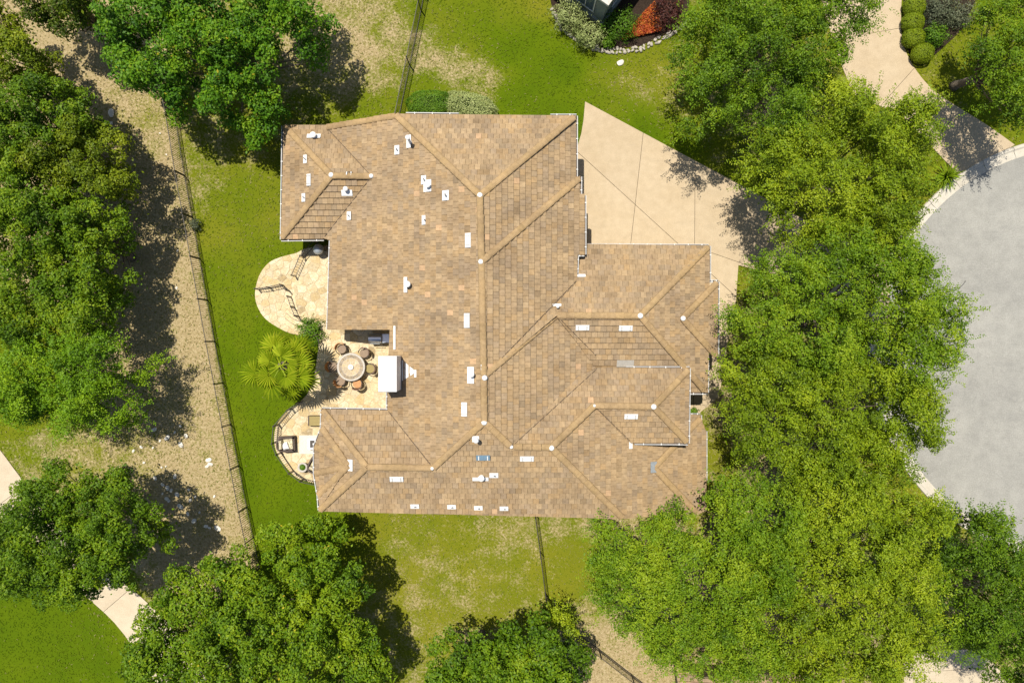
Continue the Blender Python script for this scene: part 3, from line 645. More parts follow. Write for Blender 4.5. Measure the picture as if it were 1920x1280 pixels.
# chimney
zc = 6.75; a, b = P(709, 667, zc), P(744, 735, zc)
ch = MB(); ch.box(((a.x+b.x)/2, (a.y+b.y)/2, 0), (abs(b.x-a.x)-0.06, abs(a.y-b.y)-0.06, zc-0.08)); cho = ch.build('chimney', M['stucco'], house)
cc = MB(); cc.box(((a.x+b.x)/2, (a.y+b.y)/2, zc-0.08), (abs(b.x-a.x), abs(a.y-b.y), 0.08), 0, 0, 0.03); cc.build('chimney_cap', M['stucco'], cho)
fl = MB(); p1, p2, p3 = PL['WM'].at(754, 674), PL['WM'].at(781, 697), PL['WM'].at(754, 714)
up = Vector((0, 0, 0.07)); fl.face([p1+up, p3+up, p2+up]); fl.face([p1+up, p2+up, p1+Vector((0, 0, -.02))]); fl.face([p2+up, p3+up, p3+Vector((0, 0, -.02))])
q = PL['WM'].at(779, 700); fl.box((q.x, q.y, q.z+0.04), (0.12, 0.4, 0.06)); fl.build('chimney_flashing', M['white_metal'], cho)

# ------------------------------------------------------------------ patio
ZP = 0.5
TERRACE = smooth_path([(600, 462), (572, 466), (556, 474), (540, 478), (520, 484), (503, 493), (488, 512), (480, 535), (478, 558), (485, 580), (498, 598), (518, 612), (545, 625), (585, 632)], 3) + [(640, 632), (640, 455)]
UPPER = [(588, 470)] + smooth_path([(572, 484), (560, 505), (552, 530), (552, 550), (556, 575), (566, 596), (584, 612), (596, 628), (597, 650)], 3) + smooth_path([(592, 690), (578, 735), (556, 758), (534, 775), (517, 800), (514, 830), (522, 855), (545, 886), (566, 900), (600, 908)], 3) + [(640, 905), (700, 780), (760, 780), (780, 610), (640, 600), (650, 470)]
def flagged(name, poly, zt, n, seed, thick=0.06, light=0.5):
    root = bpy.data.objects.new(name, None); COL.objects.link(root); tag(root, kind='structure')
    xy = ccw(to_xy(poly, zt)); m = MB(); m.prism(xy, -0.05, zt-0.025); m.build('mortar_bed', M['mortar'], root)
    r = random.Random(seed); x0, x1 = min(p[0] for p in xy), max(p[0] for p in xy); y0, y1 = min(p[1] for p in xy), max(p[1] for p in xy)
    X = np.array([p[0] for p in xy]); pts = []
    tries = 0; dmin = 0.55
    while len(pts) < n and tries < 6000:
        tries += 1; p = (r.uniform(x0, x1), r.uniform(y0, y1))
        if not inside(np.array([p[0]]), np.array([p[1]]), xy)[0]: continue
        dm = dmin*r.uniform(0.55, 1.35)
        if all((p[0]-q[0])**2+(p[1]-q[1])**2 > dm*dm for q in pts): pts.append(p)
    for i, p in enumerate(pts):
        cell = xy
        for j, q in enumerate(pts):
            if i == j: continue
            dx, dy = q[0]-p[0], q[1]-p[1]; d = math.hypot(dx, dy)
            if d > 3.0: continue
            dx /= d; dy /= d; mx, my = (p[0]+q[0])/2, (p[1]+q[1])/2
            cell = clip_half(cell, -dx, -dy, dx*mx+dy*my-0.007)
            if len(cell) < 3: break
        if len(cell) < 3 or abs(area2(cell)) < 0.01: continue
        # keep clear of degenerate bridges
        s = MB(); s.prism(ccw(cell), zt-0.05, zt+r.uniform(-0.006, 0.008), 0, False, 0.012)
        o = s.build('flagstone', M['flagstone'], root)
        t = r.random()
        c = (0.64, 0.55, 0.39) if t < light else ((0.59, 0.49, 0.32) if t < light+0.42 else ((0.53, 0.41, 0.23) if t < 0.96 else (0.36, 0.28, 0.17)))
        k = r.uniform(0.88, 1.1); o.color = (min(.8, c[0]*k), min(.78, c[1]*k), c[2]*k, 1)
    return root
flagged('lower_terrace', TERRACE, 0.16, 150, 5, light=0.30)
flagged('patio', UPPER, ZP, 300, 8, light=0.34)
# curved steps beside the railing
steps = bpy.data.objects.new('garden_steps', None); COL.objects.link(steps); tag(steps, kind='structure')
for k, (y0, z) in enumerate(((578, .43), (589, .36), (597, .29), (607, .23), (617, .17))):
    arc_o = smooth_path([(540-2*k, y0-12), (548, y0-1), (562, y0+4), (582+2*k, y0+2)], 4); arc_i = [(588+2*k, y0-22), (552, y0-28)]
    s = MB(); s.prism(ccw(to_xy(arc_o+arc_i, z)), 0.0, z+0.008); o = s.build('step', M['flagstone'], steps); o.color = (0.66, 0.55, 0.36, 1); s = MB(); s.prism(ccw(to_xy([(x, y+1.2) for x, y in arc_o]+arc_i, z)), 0.0, z-0.02); s.build('riser', M['brown_leather'], steps)  # dark body juts past each tread to paint the nosing shadow

# ------------------------------------------------------------------ fences and railings
def bar_mesh(name, sx, sy, sz, mat):
    m = MB(); m.box((0, 0, 0), (sx, sy, sz)); return m.mesh(name, mat)
def fence(name, label, cat, top_px, h, z0=0.0, spacing=0.125, post_every=2.35, mat='dark_metal', group=None, posts_at_corners=True, bar=0.02):
    pts = [P(x, y, z0+h) for x, y in top_px]; pts = [Vector((p.x, p.y, z0)) for p in pts]
    root = thing(name, label, cat, pts[0], 0, group)
    pick = bar_mesh('picket', bar, bar, h-0.14, M[mat]); post = MB(); post.box((0, 0, -0.05), (0.06, 0.06, h+0.10)); post.box((0, 0, h+0.05), (0.075, 0.075, 0.03), 0, 0, 0.02); post = post.mesh('post', M[mat])
    o0 = pts[0]
    ang = 0
    for i in range(len(pts)-1):
        a, b = pts[i], pts[i+1]; d = b-a; L = d.length; ang = math.atan2(d.y, d.x)
        for zr in (0.10, h-0.02):
            m = MB(); m.box((L/2, 0, 0), (L, 0.034, 0.034)); r = m.build('rail', M[mat], root); r.location = a-o0+Vector((0, 0, zr-0.02)); r.rotation_euler = (0, 0, ang)
        n = max(1, round(L/spacing))
        for k in range(n):
            c = a+d*((k+0.5)/n); q = link('picket', pick, root); q.location = c-o0+Vector((0, 0, 0.10)); q.rotation_euler = (0, 0, ang)
        npst = max(1, round(L/post_every))
        for k in range(npst):
            c = a+d*(k/npst); q = link('post', post, root); q.location = c-o0; q.rotation_euler = (0, 0, ang)
    q = link('post', post, root); q.location = pts[-1]-o0; q.rotation_euler = (0, 0, ang)
    return root
fence('metal_fence', 'long dark metal picket fence between the dry strip and the back lawn', 'fence', FENCE_W, 1.35)
fence('metal_fence', 'dark metal picket fence running up the lawn behind the clipped hedge', 'fence', [(790, -30), (784, 0), (762, 106), (740, 212)], 1.35, spacing=0.11)
fence('metal_fence', 'short dark metal fence from the tiled roof edge down to the small bright tree', 'fence', [(1004, 972), (1014, 1045), (1024, 1125), (1036, 1158)], 1.35)
fence('metal_fence', 'dark metal fence crossing the dry grass by the neighbouring roof', 'fence', [(1040, 1164), (1063, 1185), (1128, 1234), (1190, 1282), (1230, 1313)], 1.35)
RAIL = dict(h=0.95, spacing=0.15, post_every=1.6)
fence('patio_railing', 'bent dark metal railing by the shaded corner at the head of the terrace', 'railing', [(588, 451), (562, 479), (546, 516)], 0.95, 0.35, 0.16, 1.5)
fence('patio_railing', 'short dark metal railing reaching across the round terrace to the lawn', 'railing', [(477, 541), (500, 538), (524, 533), (536, 544)], 0.75, 0.16, 0.16, 1.5)
fence('patio_railing', 'dark metal railing beside the curved garden steps and the shrub', 'railing', [(538, 555), (545, 575), (552, 592), (565, 602), (583, 613), (592, 628), (598, 642)], 0.95, 0.16, 0.16, 1.5)
fence('patio_railing', 'curved dark metal railing around the seating patio below the palm', 'railing', [(557, 755), (538, 769), (512, 799), (509, 832), (517, 853), (541, 888), (562, 903), (592, 910)], 1.0, ZP, 0.13, 1.3, 'dark_metal')

# ------------------------------------------------------------------ foliage
def leaf_mesh(name, pos, nrm, length, aspect, tint, mat, rng, tang=None, fold=0.12):
    n = len(pos); nrm = nrm/np.maximum(np.linalg.norm(nrm, axis=1, keepdims=True), 1e-6)
    t = rng.normal(size=(n, 3)) if tang is None else tang
    t = t-nrm*np.sum(t*nrm, 1, keepdims=True); t /= np.maximum(np.linalg.norm(t, axis=1, keepdims=True), 1e-6)
    b = np.cross(nrm, t); L = length[:, None]; Wd = L*aspect
    v = np.stack([pos-t*L*0.5, pos+b*Wd*0.5+nrm*L*fold, pos+t*L*0.5, pos-b*Wd*0.5+nrm*L*fold], 1).reshape(-1, 3)
    q = np.arange(4*n).reshape(n, 4); me = bpy.data.meshes.new(name); quads(me, v, q)
    a = me.attributes.new('tint', 'FLOAT', 'FACE'); a.data.foreach_set('value', np.clip(tint, 0, 1).astype(np.float32))
    if isinstance(mat, tuple):
        for k in mat: me.materials.append(M[k])
        me.polygons.foreach_set('material_index', (rng.random(n) < 0.004).astype(np.int32))
    else: me.materials.append(M[mat])
    return me
NLEAF = 0
def rand_dir(rng, n):
    d = rng.normal(size=(n, 3)); return d/np.linalg.norm(d, axis=1, keepdims=True)
def crown_points(lobes, rng, style):
    """clump centres on and inside a union of domes; lobes = (x, y, R, zbase, ztop)"""
    sp = {'oak': 0.76, 'broad': 0.92, 'elm': 0.78}[style]
    C = []
    for li, (x, y, R, zb, zt) in enumerate(lobes):
        n = int(math.pi*R*R/(sp*sp)*(2.8 if style == 'elm' else 3.0))+6
        r = R*np.sqrt(rng.random(n)); a = rng.random(n)*2*np.pi
        wob = 1+0.09*np.sin(3*a+li*2.1)+0.06*np.sin(7*a+li)
        r = r*wob
        u = np.clip(r/(R*1.18), 0, 1); dome = np.sqrt(np.maximum(0, 1-u**2.2))
        zc = zb+(zt-zb)*dome+rng.normal(size=n)*(0.5 if style == 'broad' else 0.6)
        low = rng.random(n) < 0.18; zc = np.where(low, zb+(zc-zb)*rng.uniform(0.45, 0.8, n), zc)
        p = np.stack([x+r*np.cos(a), y+r*np.sin(a), zc], 1); C.append((p, np.full(n, li)))
    P_ = np.concatenate([c[0] for c in C]); I_ = np.concatenate([c[1] for c in C])
    keep = np.ones(len(P_), bool)
    for li, (x, y, R, zb, zt) in enumerate(lobes):
        d = np.hypot(P_[:, 0]-x, P_[:, 1]-y)/R
        surf = zb+(zt-zb)*np.sqrt(np.maximum(0, 1-np.clip(d, 0, 1)**2.2))
        keep &= ~((I_ != li) & (d < 0.9) & (P_[:, 2] < surf-1.3))
    P_ = P_[keep]
    order = rng.permutation(len(P_)); sel = []
    grid = {}
    for i in order:
        p = P_[i]; k = (int(p[0]//sp), int(p[1]//sp)); ok = True
        for dx in (-1, 0, 1):
            for dy in (-1, 0, 1):
                for j in grid.get((k[0]+dx, k[1]+dy), ()):
                    if np.sum((P_[j]-p)**2*np.array([1, 1, 0.6])) < (sp*0.62)**2: ok = False
        if ok: grid.setdefault(k, []).append(i); sel.append(i)
    sel = np.array(sel); Q = P_[sel]; o = rng.uniform(0, 50, 6)
    g = np.sin(Q[:, 0]*2.3+o[0]+1.3*np.sin(Q[:, 1]*1.7+o[1]))+np.sin(Q[:, 1]*2.6+o[2]+1.4*np.sin(Q[:, 0]*1.5+o[3]))+0.7*np.sin(Q[:, 0]*4.1+Q[:, 1]*3.3+o[4])
    return Q[g < {'oak': 1.35, 'broad': 1.2, 'elm': 1.25}[style]]
def crown(name, lobes, style, mat, seed, parent, dens=1.0, tintb=0.5, leaf=None, origin=Vector((0, 0, 0)), yellow=False):
    global NLEAF
    rng = np.random.default_rng(seed); C = crown_points(lobes, rng, style); cx = np.mean([l[0] for l in lobes]); cy = np.mean([l[1] for l in lobes])
    ps, ns, ls, ts, tg = [], [], [], [], []
    for c in C:
        ct = rng.normal()*0.13+tintb
        nu = 16; p = c+rng.normal(size=(nu, 3))*np.array([0.30, 0.30, 0.2])-np.array([0, 0, 1.25 if style == 'elm' else 0.75]); p[:, :2] -= (c[:2]-np.array([cx, cy]))*0.04
        ps.append(p); ns.append(np.array([0, 0, 1.0])+rng.normal(size=(nu, 3))*0.4); ls.append(rng.uniform(0.15, 0.25, nu)); ts.append(ct+rng.normal(size=nu)*0.12); tg.append(rng.normal(size=(nu, 3)))
        if True:
            rc = rng.uniform(0.30, 0.56) if style != 'broad' else rng.uniform(0.36, 0.72)
            L0 = leaf or {'oak': 0.138, 'broad': 0.17, 'elm': 0.125}[style]
            n = int(rc*rc*(5.6 if style == 'elm' else 7.2)*dens/(L0*L0*0.29))+10
            d = rand_dir(rng, n); d[:, 2] = np.abs(d[:, 2])*np.where(rng.random(n) < 0.85, 1, -0.5)
            lump = 1+0.26*np.sin(d[:, 0]*5+c[0]*3)*np.cos(d[:, 1]*5+c[1]*3)
            rad = (rc*lump*np.where(rng.random(n) < 0.75, rng.uniform(0.86, 1.06, n), rng.uniform(0.4, 0.86, n)))[:, None]
            p = c+d*rad*np.array([1, 1, 0.78]); nn = d*0.6+np.array([0, 0, 0.4])+rng.normal(size=(n, 3))*0.42
            L = L0*rng.uniform(0.7, 1.25, n)
            ps.append(p); ns.append(nn); ls.append(L); ts.append(ct+rng.normal(size=n)*0.17); tg.append(rng.normal(size=(n, 3)))
        if style == 'elm':
            out = np.array([c[0]-cx, c[1]-cy, 0.0]); r = np.linalg.norm(out); out = out/max(r, 0.3)
            nt_ = 5
            for k in range(nt_):
                dr = out*rng.uniform(0.1, 1.0)+rng.normal(size=3)*0.42; dr[2] = rng.uniform(-0.05, 0.55); dr /= np.linalg.norm(dr)
                Lt = rng.uniform(0.6, 1.25); n = int(Lt/0.054); t = np.linspace(0.08, 1, n)[:, None]
                st = c+rng.normal(size=3)*np.array([0.25, 0.25, 0.18])
                p = st+dr*Lt*t+np.array([0, 0, -0.30])*(t**2)*Lt
                sd = np.cross(dr, [0, 0, 1]); sd /= max(np.linalg.norm(sd), 1e-3); sg = np.where(np.arange(n) % 2 == 0, 1, -1)[:, None]
                p = p+sd*sg*0.055+rng.normal(size=(n, 3))*0.02
                tgt = dr*0.6+sd*sg+rng.normal(size=(n, 3))*0.25; nn = np.array([0, 0, 0.9])+rng.normal(size=(n, 3))*0.5+dr*0.12
                ps.append(p); ns.append(nn); ls.append((leaf or 0.118)*rng.uniform(0.75, 1.25, n)); ts.append(ct+rng.normal(size=n)*0.15+rng.normal()*0.08); tg.append(tgt)
    pos = np.concatenate(ps); NLEAF += len(pos)
    me = leaf_mesh(name, pos-np.array(origin), np.concatenate(ns), np.concatenate(ls), 0.58 if style != 'elm' else 0.5, np.concatenate(ts), (mat, 'leaf_yellow') if yellow else mat, rng, np.concatenate(tg))
    o = link(name, me, parent); return o, C
def tree(label, lobes_px, style, mat, seed, ztop=8.0, zbase=3.0, dens=1.0, tintb=0.5, group='shade trees around the house', leaf=None, name='shade_tree', yellow=False, trunk_r=0.2):
    rng = random.Random(seed); lobes = []
    for (x, y, r, *zz) in lobes_px:
        zt = zz[0] if zz else ztop; zb = zz[1] if len(zz) > 1 else zbase*zt/ztop
        zm = zb+(zt-zb)*0.6; c = P(x, y, zm); lobes.append((c.x, c.y, r*(H-zm)/F*(0.86 if style == 'elm' else 0.9), zb, zt))
    wts = [l[2]**2 for l in lobes]; bx = sum(l[0]*w for l, w in zip(lobes, wts))/sum(wts); by = sum(l[1]*w for l, w in zip(lobes, wts))/sum(wts)
    base = Vector((bx, by, 0)); root = thing(name, label, 'tree', base, 0, group)
    o, C = crown('crown', lobes, style, mat, seed, root, dens, tintb, leaf, base, yellow)
    t = MB(); zf = min(l[3] for l in lobes)*0.75; tr = trunk_r*(0.6+0.1*len(lobes)+0.09*max(l[2] for l in lobes))
    fork = Vector((rng.uniform(-.25, .25), rng.uniform(-.25, .25), zf))
    t.tube([(0, 0, -0.1), (0.02, 0.01, 0.25), tuple(fork*0.55), tuple(fork)], [tr*1.5, tr*1.1, tr*0.95, tr*0.85], 9)
    idx = list(range(len(C))); rng.shuffle(idx)
    for i in idx[:min(len(C), 26)]:
        e = Vector(C[i])-base; e.z -= 0.55; d = e-fork
        mid1 = fork+d*0.35+Vector((rng.uniform(-.25, .25), rng.uniform(-.25, .25), -0.1)); mid2 = fork+d*0.7+Vector((rng.uniform(-.2, .2), rng.uniform(-.2, .2), -0.1))
        t.tube([fork*0.9, mid1, mid2, e], [tr*0.34, tr*0.2, tr*0.1, 0.012], 5, 0, False)
    t.build('trunk', M['bark'], root, True); return root
# west side
G = 'trees beyond the back fence'
tree('dark shaded tree filling the top left corner of the photo', [(120, -10, 70), (60, -30, 60), (170, 15, 45)], 'oak', 'leaf_juniper', 101, 6.5, 2.0, tintb=0.15, group=G)
tree('olive yellow green tree at the left edge just below the top corner', [(20, 110, 55), (60, 130, 45), (-20, 60, 60)], 'oak', 'leaf_juniper', 102, 6, 1.8, tintb=0.62, group=G)
tree('dense evergreen below the olive tree on the left edge', [(25, 220, 75), (110, 215, 70), (55, 280, 70)], 'oak', 'leaf_oak', 103, 6.2, 2.0, tintb=0.42, group=G)
tree('dense evergreen nearest the narrow gap by the fence top', [(180, 290, 68), (120, 320, 70), (215, 345, 40)], 'oak', 'leaf_juniper', 104, 5.6, 1.8, tintb=0.5, group=G)
tree('dense evergreen at the left edge in the middle of the wooded row', [(40, 380, 80), (110, 410, 70), (30, 440, 60)], 'oak', 'leaf_oak', 105, 6.6, 2.0, tintb=0.52, group=G)
tree('dense evergreen jutting furthest toward the fence in the wooded row', [(180, 430, 62), (195, 500, 52), (150, 480, 62)], 'oak', 'leaf_oak', 106, 5.6, 1.8, tintb=0.55, group=G)
tree('dense evergreen at the lower end of the wooded row', [(60, 530, 80), (150, 565, 68), (40, 600, 60), (190, 590, 42)], 'oak', 'leaf_oak', 107, 5.8, 1.8, tintb=0.5, group=G)
tree('rounded fine leaved tree beside the bright lawn on the left edge', [(120, 720, 105), (180, 690, 85), (60, 720, 75), (200, 750, 60)], 'elm', 'leaf_fresh', 108, 6.5, 2.0, dens=1.0, tintb=0.45, group=G)
tree('wide dark green tree overhanging the pale concrete footpath', [(130, 990, 120), (220, 980, 90), (60, 1020, 100), (240, 1030, 75), (120, 920, 60), (140, 1070, 60)], 'oak', 'leaf_oak', 109, 7.2, 2.2, tintb=0.42, group=G, leaf=0.135)
tree('very large broad leaved tree at the top left shading the lawn by the house', [(330, 90, 125), (270, 50, 80), (420, 120, 105), (500, 90, 95), (560, 55, 62), (470, 190, 66, 5.0), (480, 235, 42, 4.2), (370, 30, 100), (520, 0, 80), (300, 165, 60)], 'broad', 'leaf_broad', 110, 6.6, 2.2, tintb=0.42, yellow=True)
tree('very large broad leaved tree below the house at the bottom left', [(475, 1170, 132), (390, 1130, 95), (605, 1110, 98, 6.4), (580, 1030, 66, 6.0), (310, 1190, 66), (345, 1250, 98), (575, 1230, 132), (650, 1180, 72, 6.0), (455, 1270, 115), (660, 1250, 72, 6.0), (490, 1085, 76)], 'broad', 'leaf_oak', 111, 7.4, 2.5, tintb=0.55, yellow=True, leaf=0.155)
tree('broad leaved tree at the bottom edge left of the short fence', [(870, 1240, 65), (940, 1225, 70), (830, 1270, 45), (900, 1280, 80)], 'broad', 'leaf_oak', 112, 6.5, 2.2, tintb=0.55, leaf=0.16)
tree('dark broad leaved tree at the bottom edge touching the short fence', [(1010, 1220, 75), (1050, 1260, 60), (990, 1280, 70)], 'broad', 'leaf_oak', 113, 6.5, 2.2, tintb=0.38, leaf=0.16)
tree('small bright green tree at the lower end of the short fence', [(1040, 1150, 30), (1055, 1165, 20)], 'elm', 'leaf_elm_gold', 114, 3.2, 1.0, tintb=0.5, trunk_r=0.09)
# street side
tree('mid green feathery tree at the top shading the lawn and driveway corner', [(1420, 110, 120), (1340, 120, 80), (1500, 85, 95), (1550, 30, 80), (1450, 220, 70), (1350, 40, 75), (1450, 0, 100), (1330, 190, 55)], 'elm', 'leaf_elm', 121, 8.5, 2.6, tintb=0.36, dens=0.95)
tree('bright yellow green feathery tree between the two driveways', [(1580, 315, 120), (1655, 280, 85), (1480, 335, 85), (1660, 350, 75), (1520, 400, 70), (1680, 225, 45), (1560, 220, 70), (1450, 290, 55), (1640, 420, 70)], 'elm', 'leaf_elm_gold', 122, 8.5, 2.6, tintb=0.5)
tree('large green feathery tree leaning over the road in the middle of the row', [(1600, 560, 140), (1480, 560, 95), (1690, 570, 90), (1430, 620, 65), (1560, 490, 80), (1730, 620, 60), (1660, 490, 70), (1520, 640, 90), (1680, 660, 100)], 'elm', 'leaf_elm', 123, 8.8, 2.6, tintb=0.55)
tree('large yellow green feathery tree in front of the house entrance', [(1570, 770, 130), (1460, 740, 98), (1660, 760, 80), (1405, 700, 55), (1430, 800, 75), (1600, 850, 85), (1680, 800, 50), (1520, 860, 70)], 'elm', 'leaf_elm_gold', 124, 8.6, 2.6, tintb=0.42)
tree('large green feathery tree over the lower right roof corner', [(1330, 1070, 135), (1230, 1060, 100), (1425, 970, 90), (1163, 1040, 65), (1250, 1155, 85), (1360, 1170, 85), (1420, 1060, 90), (1375, 950, 55), (1180, 1120, 62), (1400, 1215, 60), (1330, 1220, 50)], 'elm', 'leaf_elm', 125, 8.6, 2.6, tintb=0.6)
tree('tallest yellow green feathery tree in the lower right mass', [(1580, 1010, 125), (1650, 1080, 110), (1520, 1120, 100), (1620, 1180, 95), (1560, 920, 75), (1680, 960, 65), (1500, 1200, 75), (1690, 1160, 60), (1480, 1235, 50), (1610, 1250, 55)], 'elm', 'leaf_elm_gold', 126, 9.2, 3.0, tintb=0.55)
tree('dark green feathery tree in the bottom right corner by the road', [(1840, 1090, 95), (1800, 1010, 70), (1880, 1170, 80), (1790, 1150, 65), (1860, 1020, 60), (1920, 1240, 70), (1930, 1080, 60)], 'elm', 'leaf_elm', 127, 8.0, 2.6, tintb=0.30)
tree('green tree at the right edge beside the neighbouring driveway', [(1885, 115, 78), (1900, 190, 58), (1930, 50, 80), (1865, 55, 52)], 'elm', 'leaf_elm', 128, 7.0, 2.2, tintb=0.42)
print('leaves', NLEAF)

# ------------------------------------------------------------------ clipped shrubs and planting
def shrub(name, label, px, py, rx, ry, h, mat, seed, n=2600, leaf=0.07, cat='shrub', group=None, rough=0.05, z0=0.0, tintb=0.5, rz=0.0, clip=None):
    rng = np.random.default_rng(seed); c = P(px, py, h*0.5+z0); c.z = z0; k = (H-h*0.5-z0)/F; rx *= k; ry *= k
    root = thing(name, label, cat, c, 0, group)
    d = rand_dir(rng, n); d[:, 2] = np.abs(d[:, 2])*np.where(rng.random(n) < 0.9, 1, -0.3)
    rr = 1+rng.normal(size=n)*rough+rough*1.6*np.sin(d[:, 0]*6+seed)*np.sin(d[:, 1]*7)
    sh = np.sign(d)*np.abs(d)**0.85; p = sh*rr[:, None]*np.array([rx, ry, h*0.62])
    co, si = math.cos(rz), math.sin(rz); p = np.stack([p[:, 0]*co-p[:, 1]*si, p[:, 0]*si+p[:, 1]*co, p[:, 2]+h*0.36], 1)
    nn = d+rng.normal(size=(n, 3))*0.45+np.array([0, 0, .25])
    me = leaf_mesh('foliage', p, nn, leaf*rng.uniform(.7, 1.3, n), 0.6, tintb+rng.normal(size=n)*0.2+0.15*(d[:, 2]-.5), mat, rng)
    link('foliage', me, root)
    t = MB(); 
    for j in range(5):
        a = j*1.3+seed; t.tube([(0, 0, -0.05), (rx*0.3*math.cos(a), ry*0.3*math.sin(a), h*0.4), (rx*0.6*math.cos(a), ry*0.6*math.sin(a), h*0.7)], [0.04, 0.025, 0.01], 5)
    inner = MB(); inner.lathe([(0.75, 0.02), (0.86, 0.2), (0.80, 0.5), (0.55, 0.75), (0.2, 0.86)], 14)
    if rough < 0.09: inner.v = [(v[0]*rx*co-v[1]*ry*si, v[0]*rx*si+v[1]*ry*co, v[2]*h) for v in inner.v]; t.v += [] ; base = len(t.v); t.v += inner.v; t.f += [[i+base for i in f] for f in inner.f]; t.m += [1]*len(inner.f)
    t.build('stem', [M['bark'], M['twig_core']], root, True); return root
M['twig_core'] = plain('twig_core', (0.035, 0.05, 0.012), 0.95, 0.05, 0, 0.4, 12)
shrub('clipped_hedge', 'clipped dark green dome hedge against the top edge of the roof', 808, 198, 45, 27, 1.6, 'leaf_hedge', 1, 9000, 0.075, 'hedge', rough=0.03, tintb=.42)
shrub('clipped_hedge', 'clipped pale yellow variegated dome hedge beside the dark one', 878, 204, 52, 29, 1.6, 'leaf_variegated', 2, 10000, 0.075, 'hedge', rough=0.035, rz=-0.2, tintb=.55)
for i, (x, y, r, w) in enumerate(((1715, 13, 20, 'topmost clipped round shrub beside the curved driveway'), (1712, 43, 20, 'second clipped round shrub from the top beside the curved driveway'), (1713, 72, 20, 'third clipped round shrub from the top beside the curved driveway'), (1730, 100, 20, 'lowest clipped round shrub beside the curved driveway'))):
    shrub('round_shrub', w, x, y, r, r*0.9, 1.0, 'leaf_box', 20+i, 4200, 0.06, group='clipped round shrubs by the driveway', rough=0.02, tintb=.55)
shrub('leafy_shrub', 'loose green shrub between palm and patio railing', 583, 622, 20, 22, 1.3, 'leaf_hedge', 31, 2200, 0.10, rough=0.22, z0=0.0, tintb=.45)
shrub('flowering_shrub', 'pale flowering shrub left of the grey house corner', 1068, 33, 26, 24, 1.3, 'leaf_variegated', 32, 2300, 0.10, rough=0.25, tintb=.28)
shrub('flowering_shrub', 'pale flowering shrub directly below the grey house corner', 1104, 70, 24, 20, 1.2, 'leaf_variegated', 33, 2300, 0.10, rough=0.25, tintb=.3)
shrub('dark_shrub', 'dark green shrub right of the grey house corner', 1160, 48, 30, 26, 1.1, 'leaf_hedge', 34, 2600, 0.10, rough=0.2, tintb=.15)
shrub('low_plant', 'small leafy green plant below the flowering shrubs', 1140, 80, 10, 9, 0.5, 'leaf_hedge', 35, 700, 0.11, rough=0.2, tintb=.5)
shrub('maroon_shrub', 'dark maroon shrub right of the orange groundcover', 1252, 25, 26, 30, 1.2, 'leaf_maroon', 36, 2600, 0.10, rough=0.2, tintb=.4)
shrub('purple_shrub', 'greyish purple shrub behind the clipped round shrubs', 1762, 20, 24, 26, 1.2, 'leaf_grey', 37, 2200, 0.10, rough=0.25, tintb=.25)
shrub('leafy_shrub', 'dark green shrub right of the third clipped round shrub', 1752, 68, 18, 18, 1.0, 'leaf_hedge', 38, 1600, 0.10, rough=0.2, tintb=.4)
shrub('grey_shrub', 'dry grey shrub near the top right tree trunk', 1800, 30, 24, 20, 0.9, 'leaf_grey', 39, 1800, 0.10, rough=0.3, tintb=.4)
shrub('low_plant', 'small scruffy plant growing through the long back fence', 366, 422, 8, 9, 0.7, 'leaf_grey', 40, 420, 0.10, rough=0.3, tintb=.4)
shrub('low_plant', 'sprig of green plant beside the entrance path', 1300, 771, 7, 6, 0.4, 'leaf_hedge', 41, 300, 0.1, rough=0.3)
# orange groundcover
rng = np.random.default_rng(77); tri = to_xy([(1167, 74), (1180, 55), (1208, 22), (1228, 2), (1236, 30), (1240, 58), (1205, 66)], 0.2)
xs = rng.uniform(min(p[0] for p in tri), max(p[0] for p in tri), 9000); ys = rng.uniform(min(p[1] for p in tri), max(p[1] for p in tri), 9000); k = inside(xs, ys, tri); xs, ys = xs[k], ys[k]; n = len(xs)
gp = np.stack([xs, ys, 0.15+0.16*rng.random(n)], 1); g0 = P(1205, 45)
gc = thing('groundcover_bed', 'orange and red leafy groundcover beside the grey house', 'flower bed', g0)
link('foliage', leaf_mesh('foliage', gp-np.array(g0), np.array([0, 0, 1.])+rng.normal(size=(n, 3))*0.5, 0.10*rng.uniform(.7, 1.3, n), .6, rng.normal(size=n)*.25+.5, 'leaf_red', rng), gc)
m = MB(); m.prism(ccw([(p[0]-g0.x, p[1]-g0.y) for p in tri]), 0.0, 0.14, 0, False, 0.05); m.build('soil', M['mulch'], gc)
def bed(name, poly): m = MB(); m.prism(ccw(to_xy(poly)), -0.05, 0.03); tag(m.build(name, M['mulch']), kind='structure')
bed('planting_bed', [(1035, 15), (1050, 50), (1080, 72), (1112, 86), (1150, 92), (1200, 87), (1250, 64), (1288, 38), (1300, -60), (1020, -60)])
bed('shrub_bed', [(1700, -60), (1694, 0), (1693, 40), (1696, 80), (1712, 116), (1732, 122), (1752, 104), (1800, 60), (1830, 0), (1830, -60)])
# stone edging
def rock_mesh(name, seed, sx, sy, sz, mat):
    r = random.Random(seed); bm = bmesh.new(); bmesh.ops.create_icosphere(bm, subdivisions=2, radius=1.0)
    dirs = [Vector((r.gauss(0, 1), r.gauss(0, 1), r.gauss(0, 1))).normalized() for _ in range(9)]; lim = [r.uniform(0.6, 0.9) for _ in dirs]
    for v in bm.verts:
        for d, l in zip(dirs, lim):
            t = v.co.dot(d)
            if t > l: v.co -= d*(t-l)
        v.co = Vector((v.co.x*sx, v.co.y*sy, v.co.z*sz))
    me = bpy.data.meshes.new(name); bm.to_mesh(me); bm.free(); me.materials.append(mat); return me
edge = thing('stone_edging', 'row of pale rough stones edging the flower bed by the grey house', 'edging', P(1180, 90))
sl = smooth_path([(1036, 20), (1050, 52), (1080, 74), (1112, 88), (1150, 94), (1200, 89), (1250, 66), (1285, 42)], 7); rr = random.Random(4)
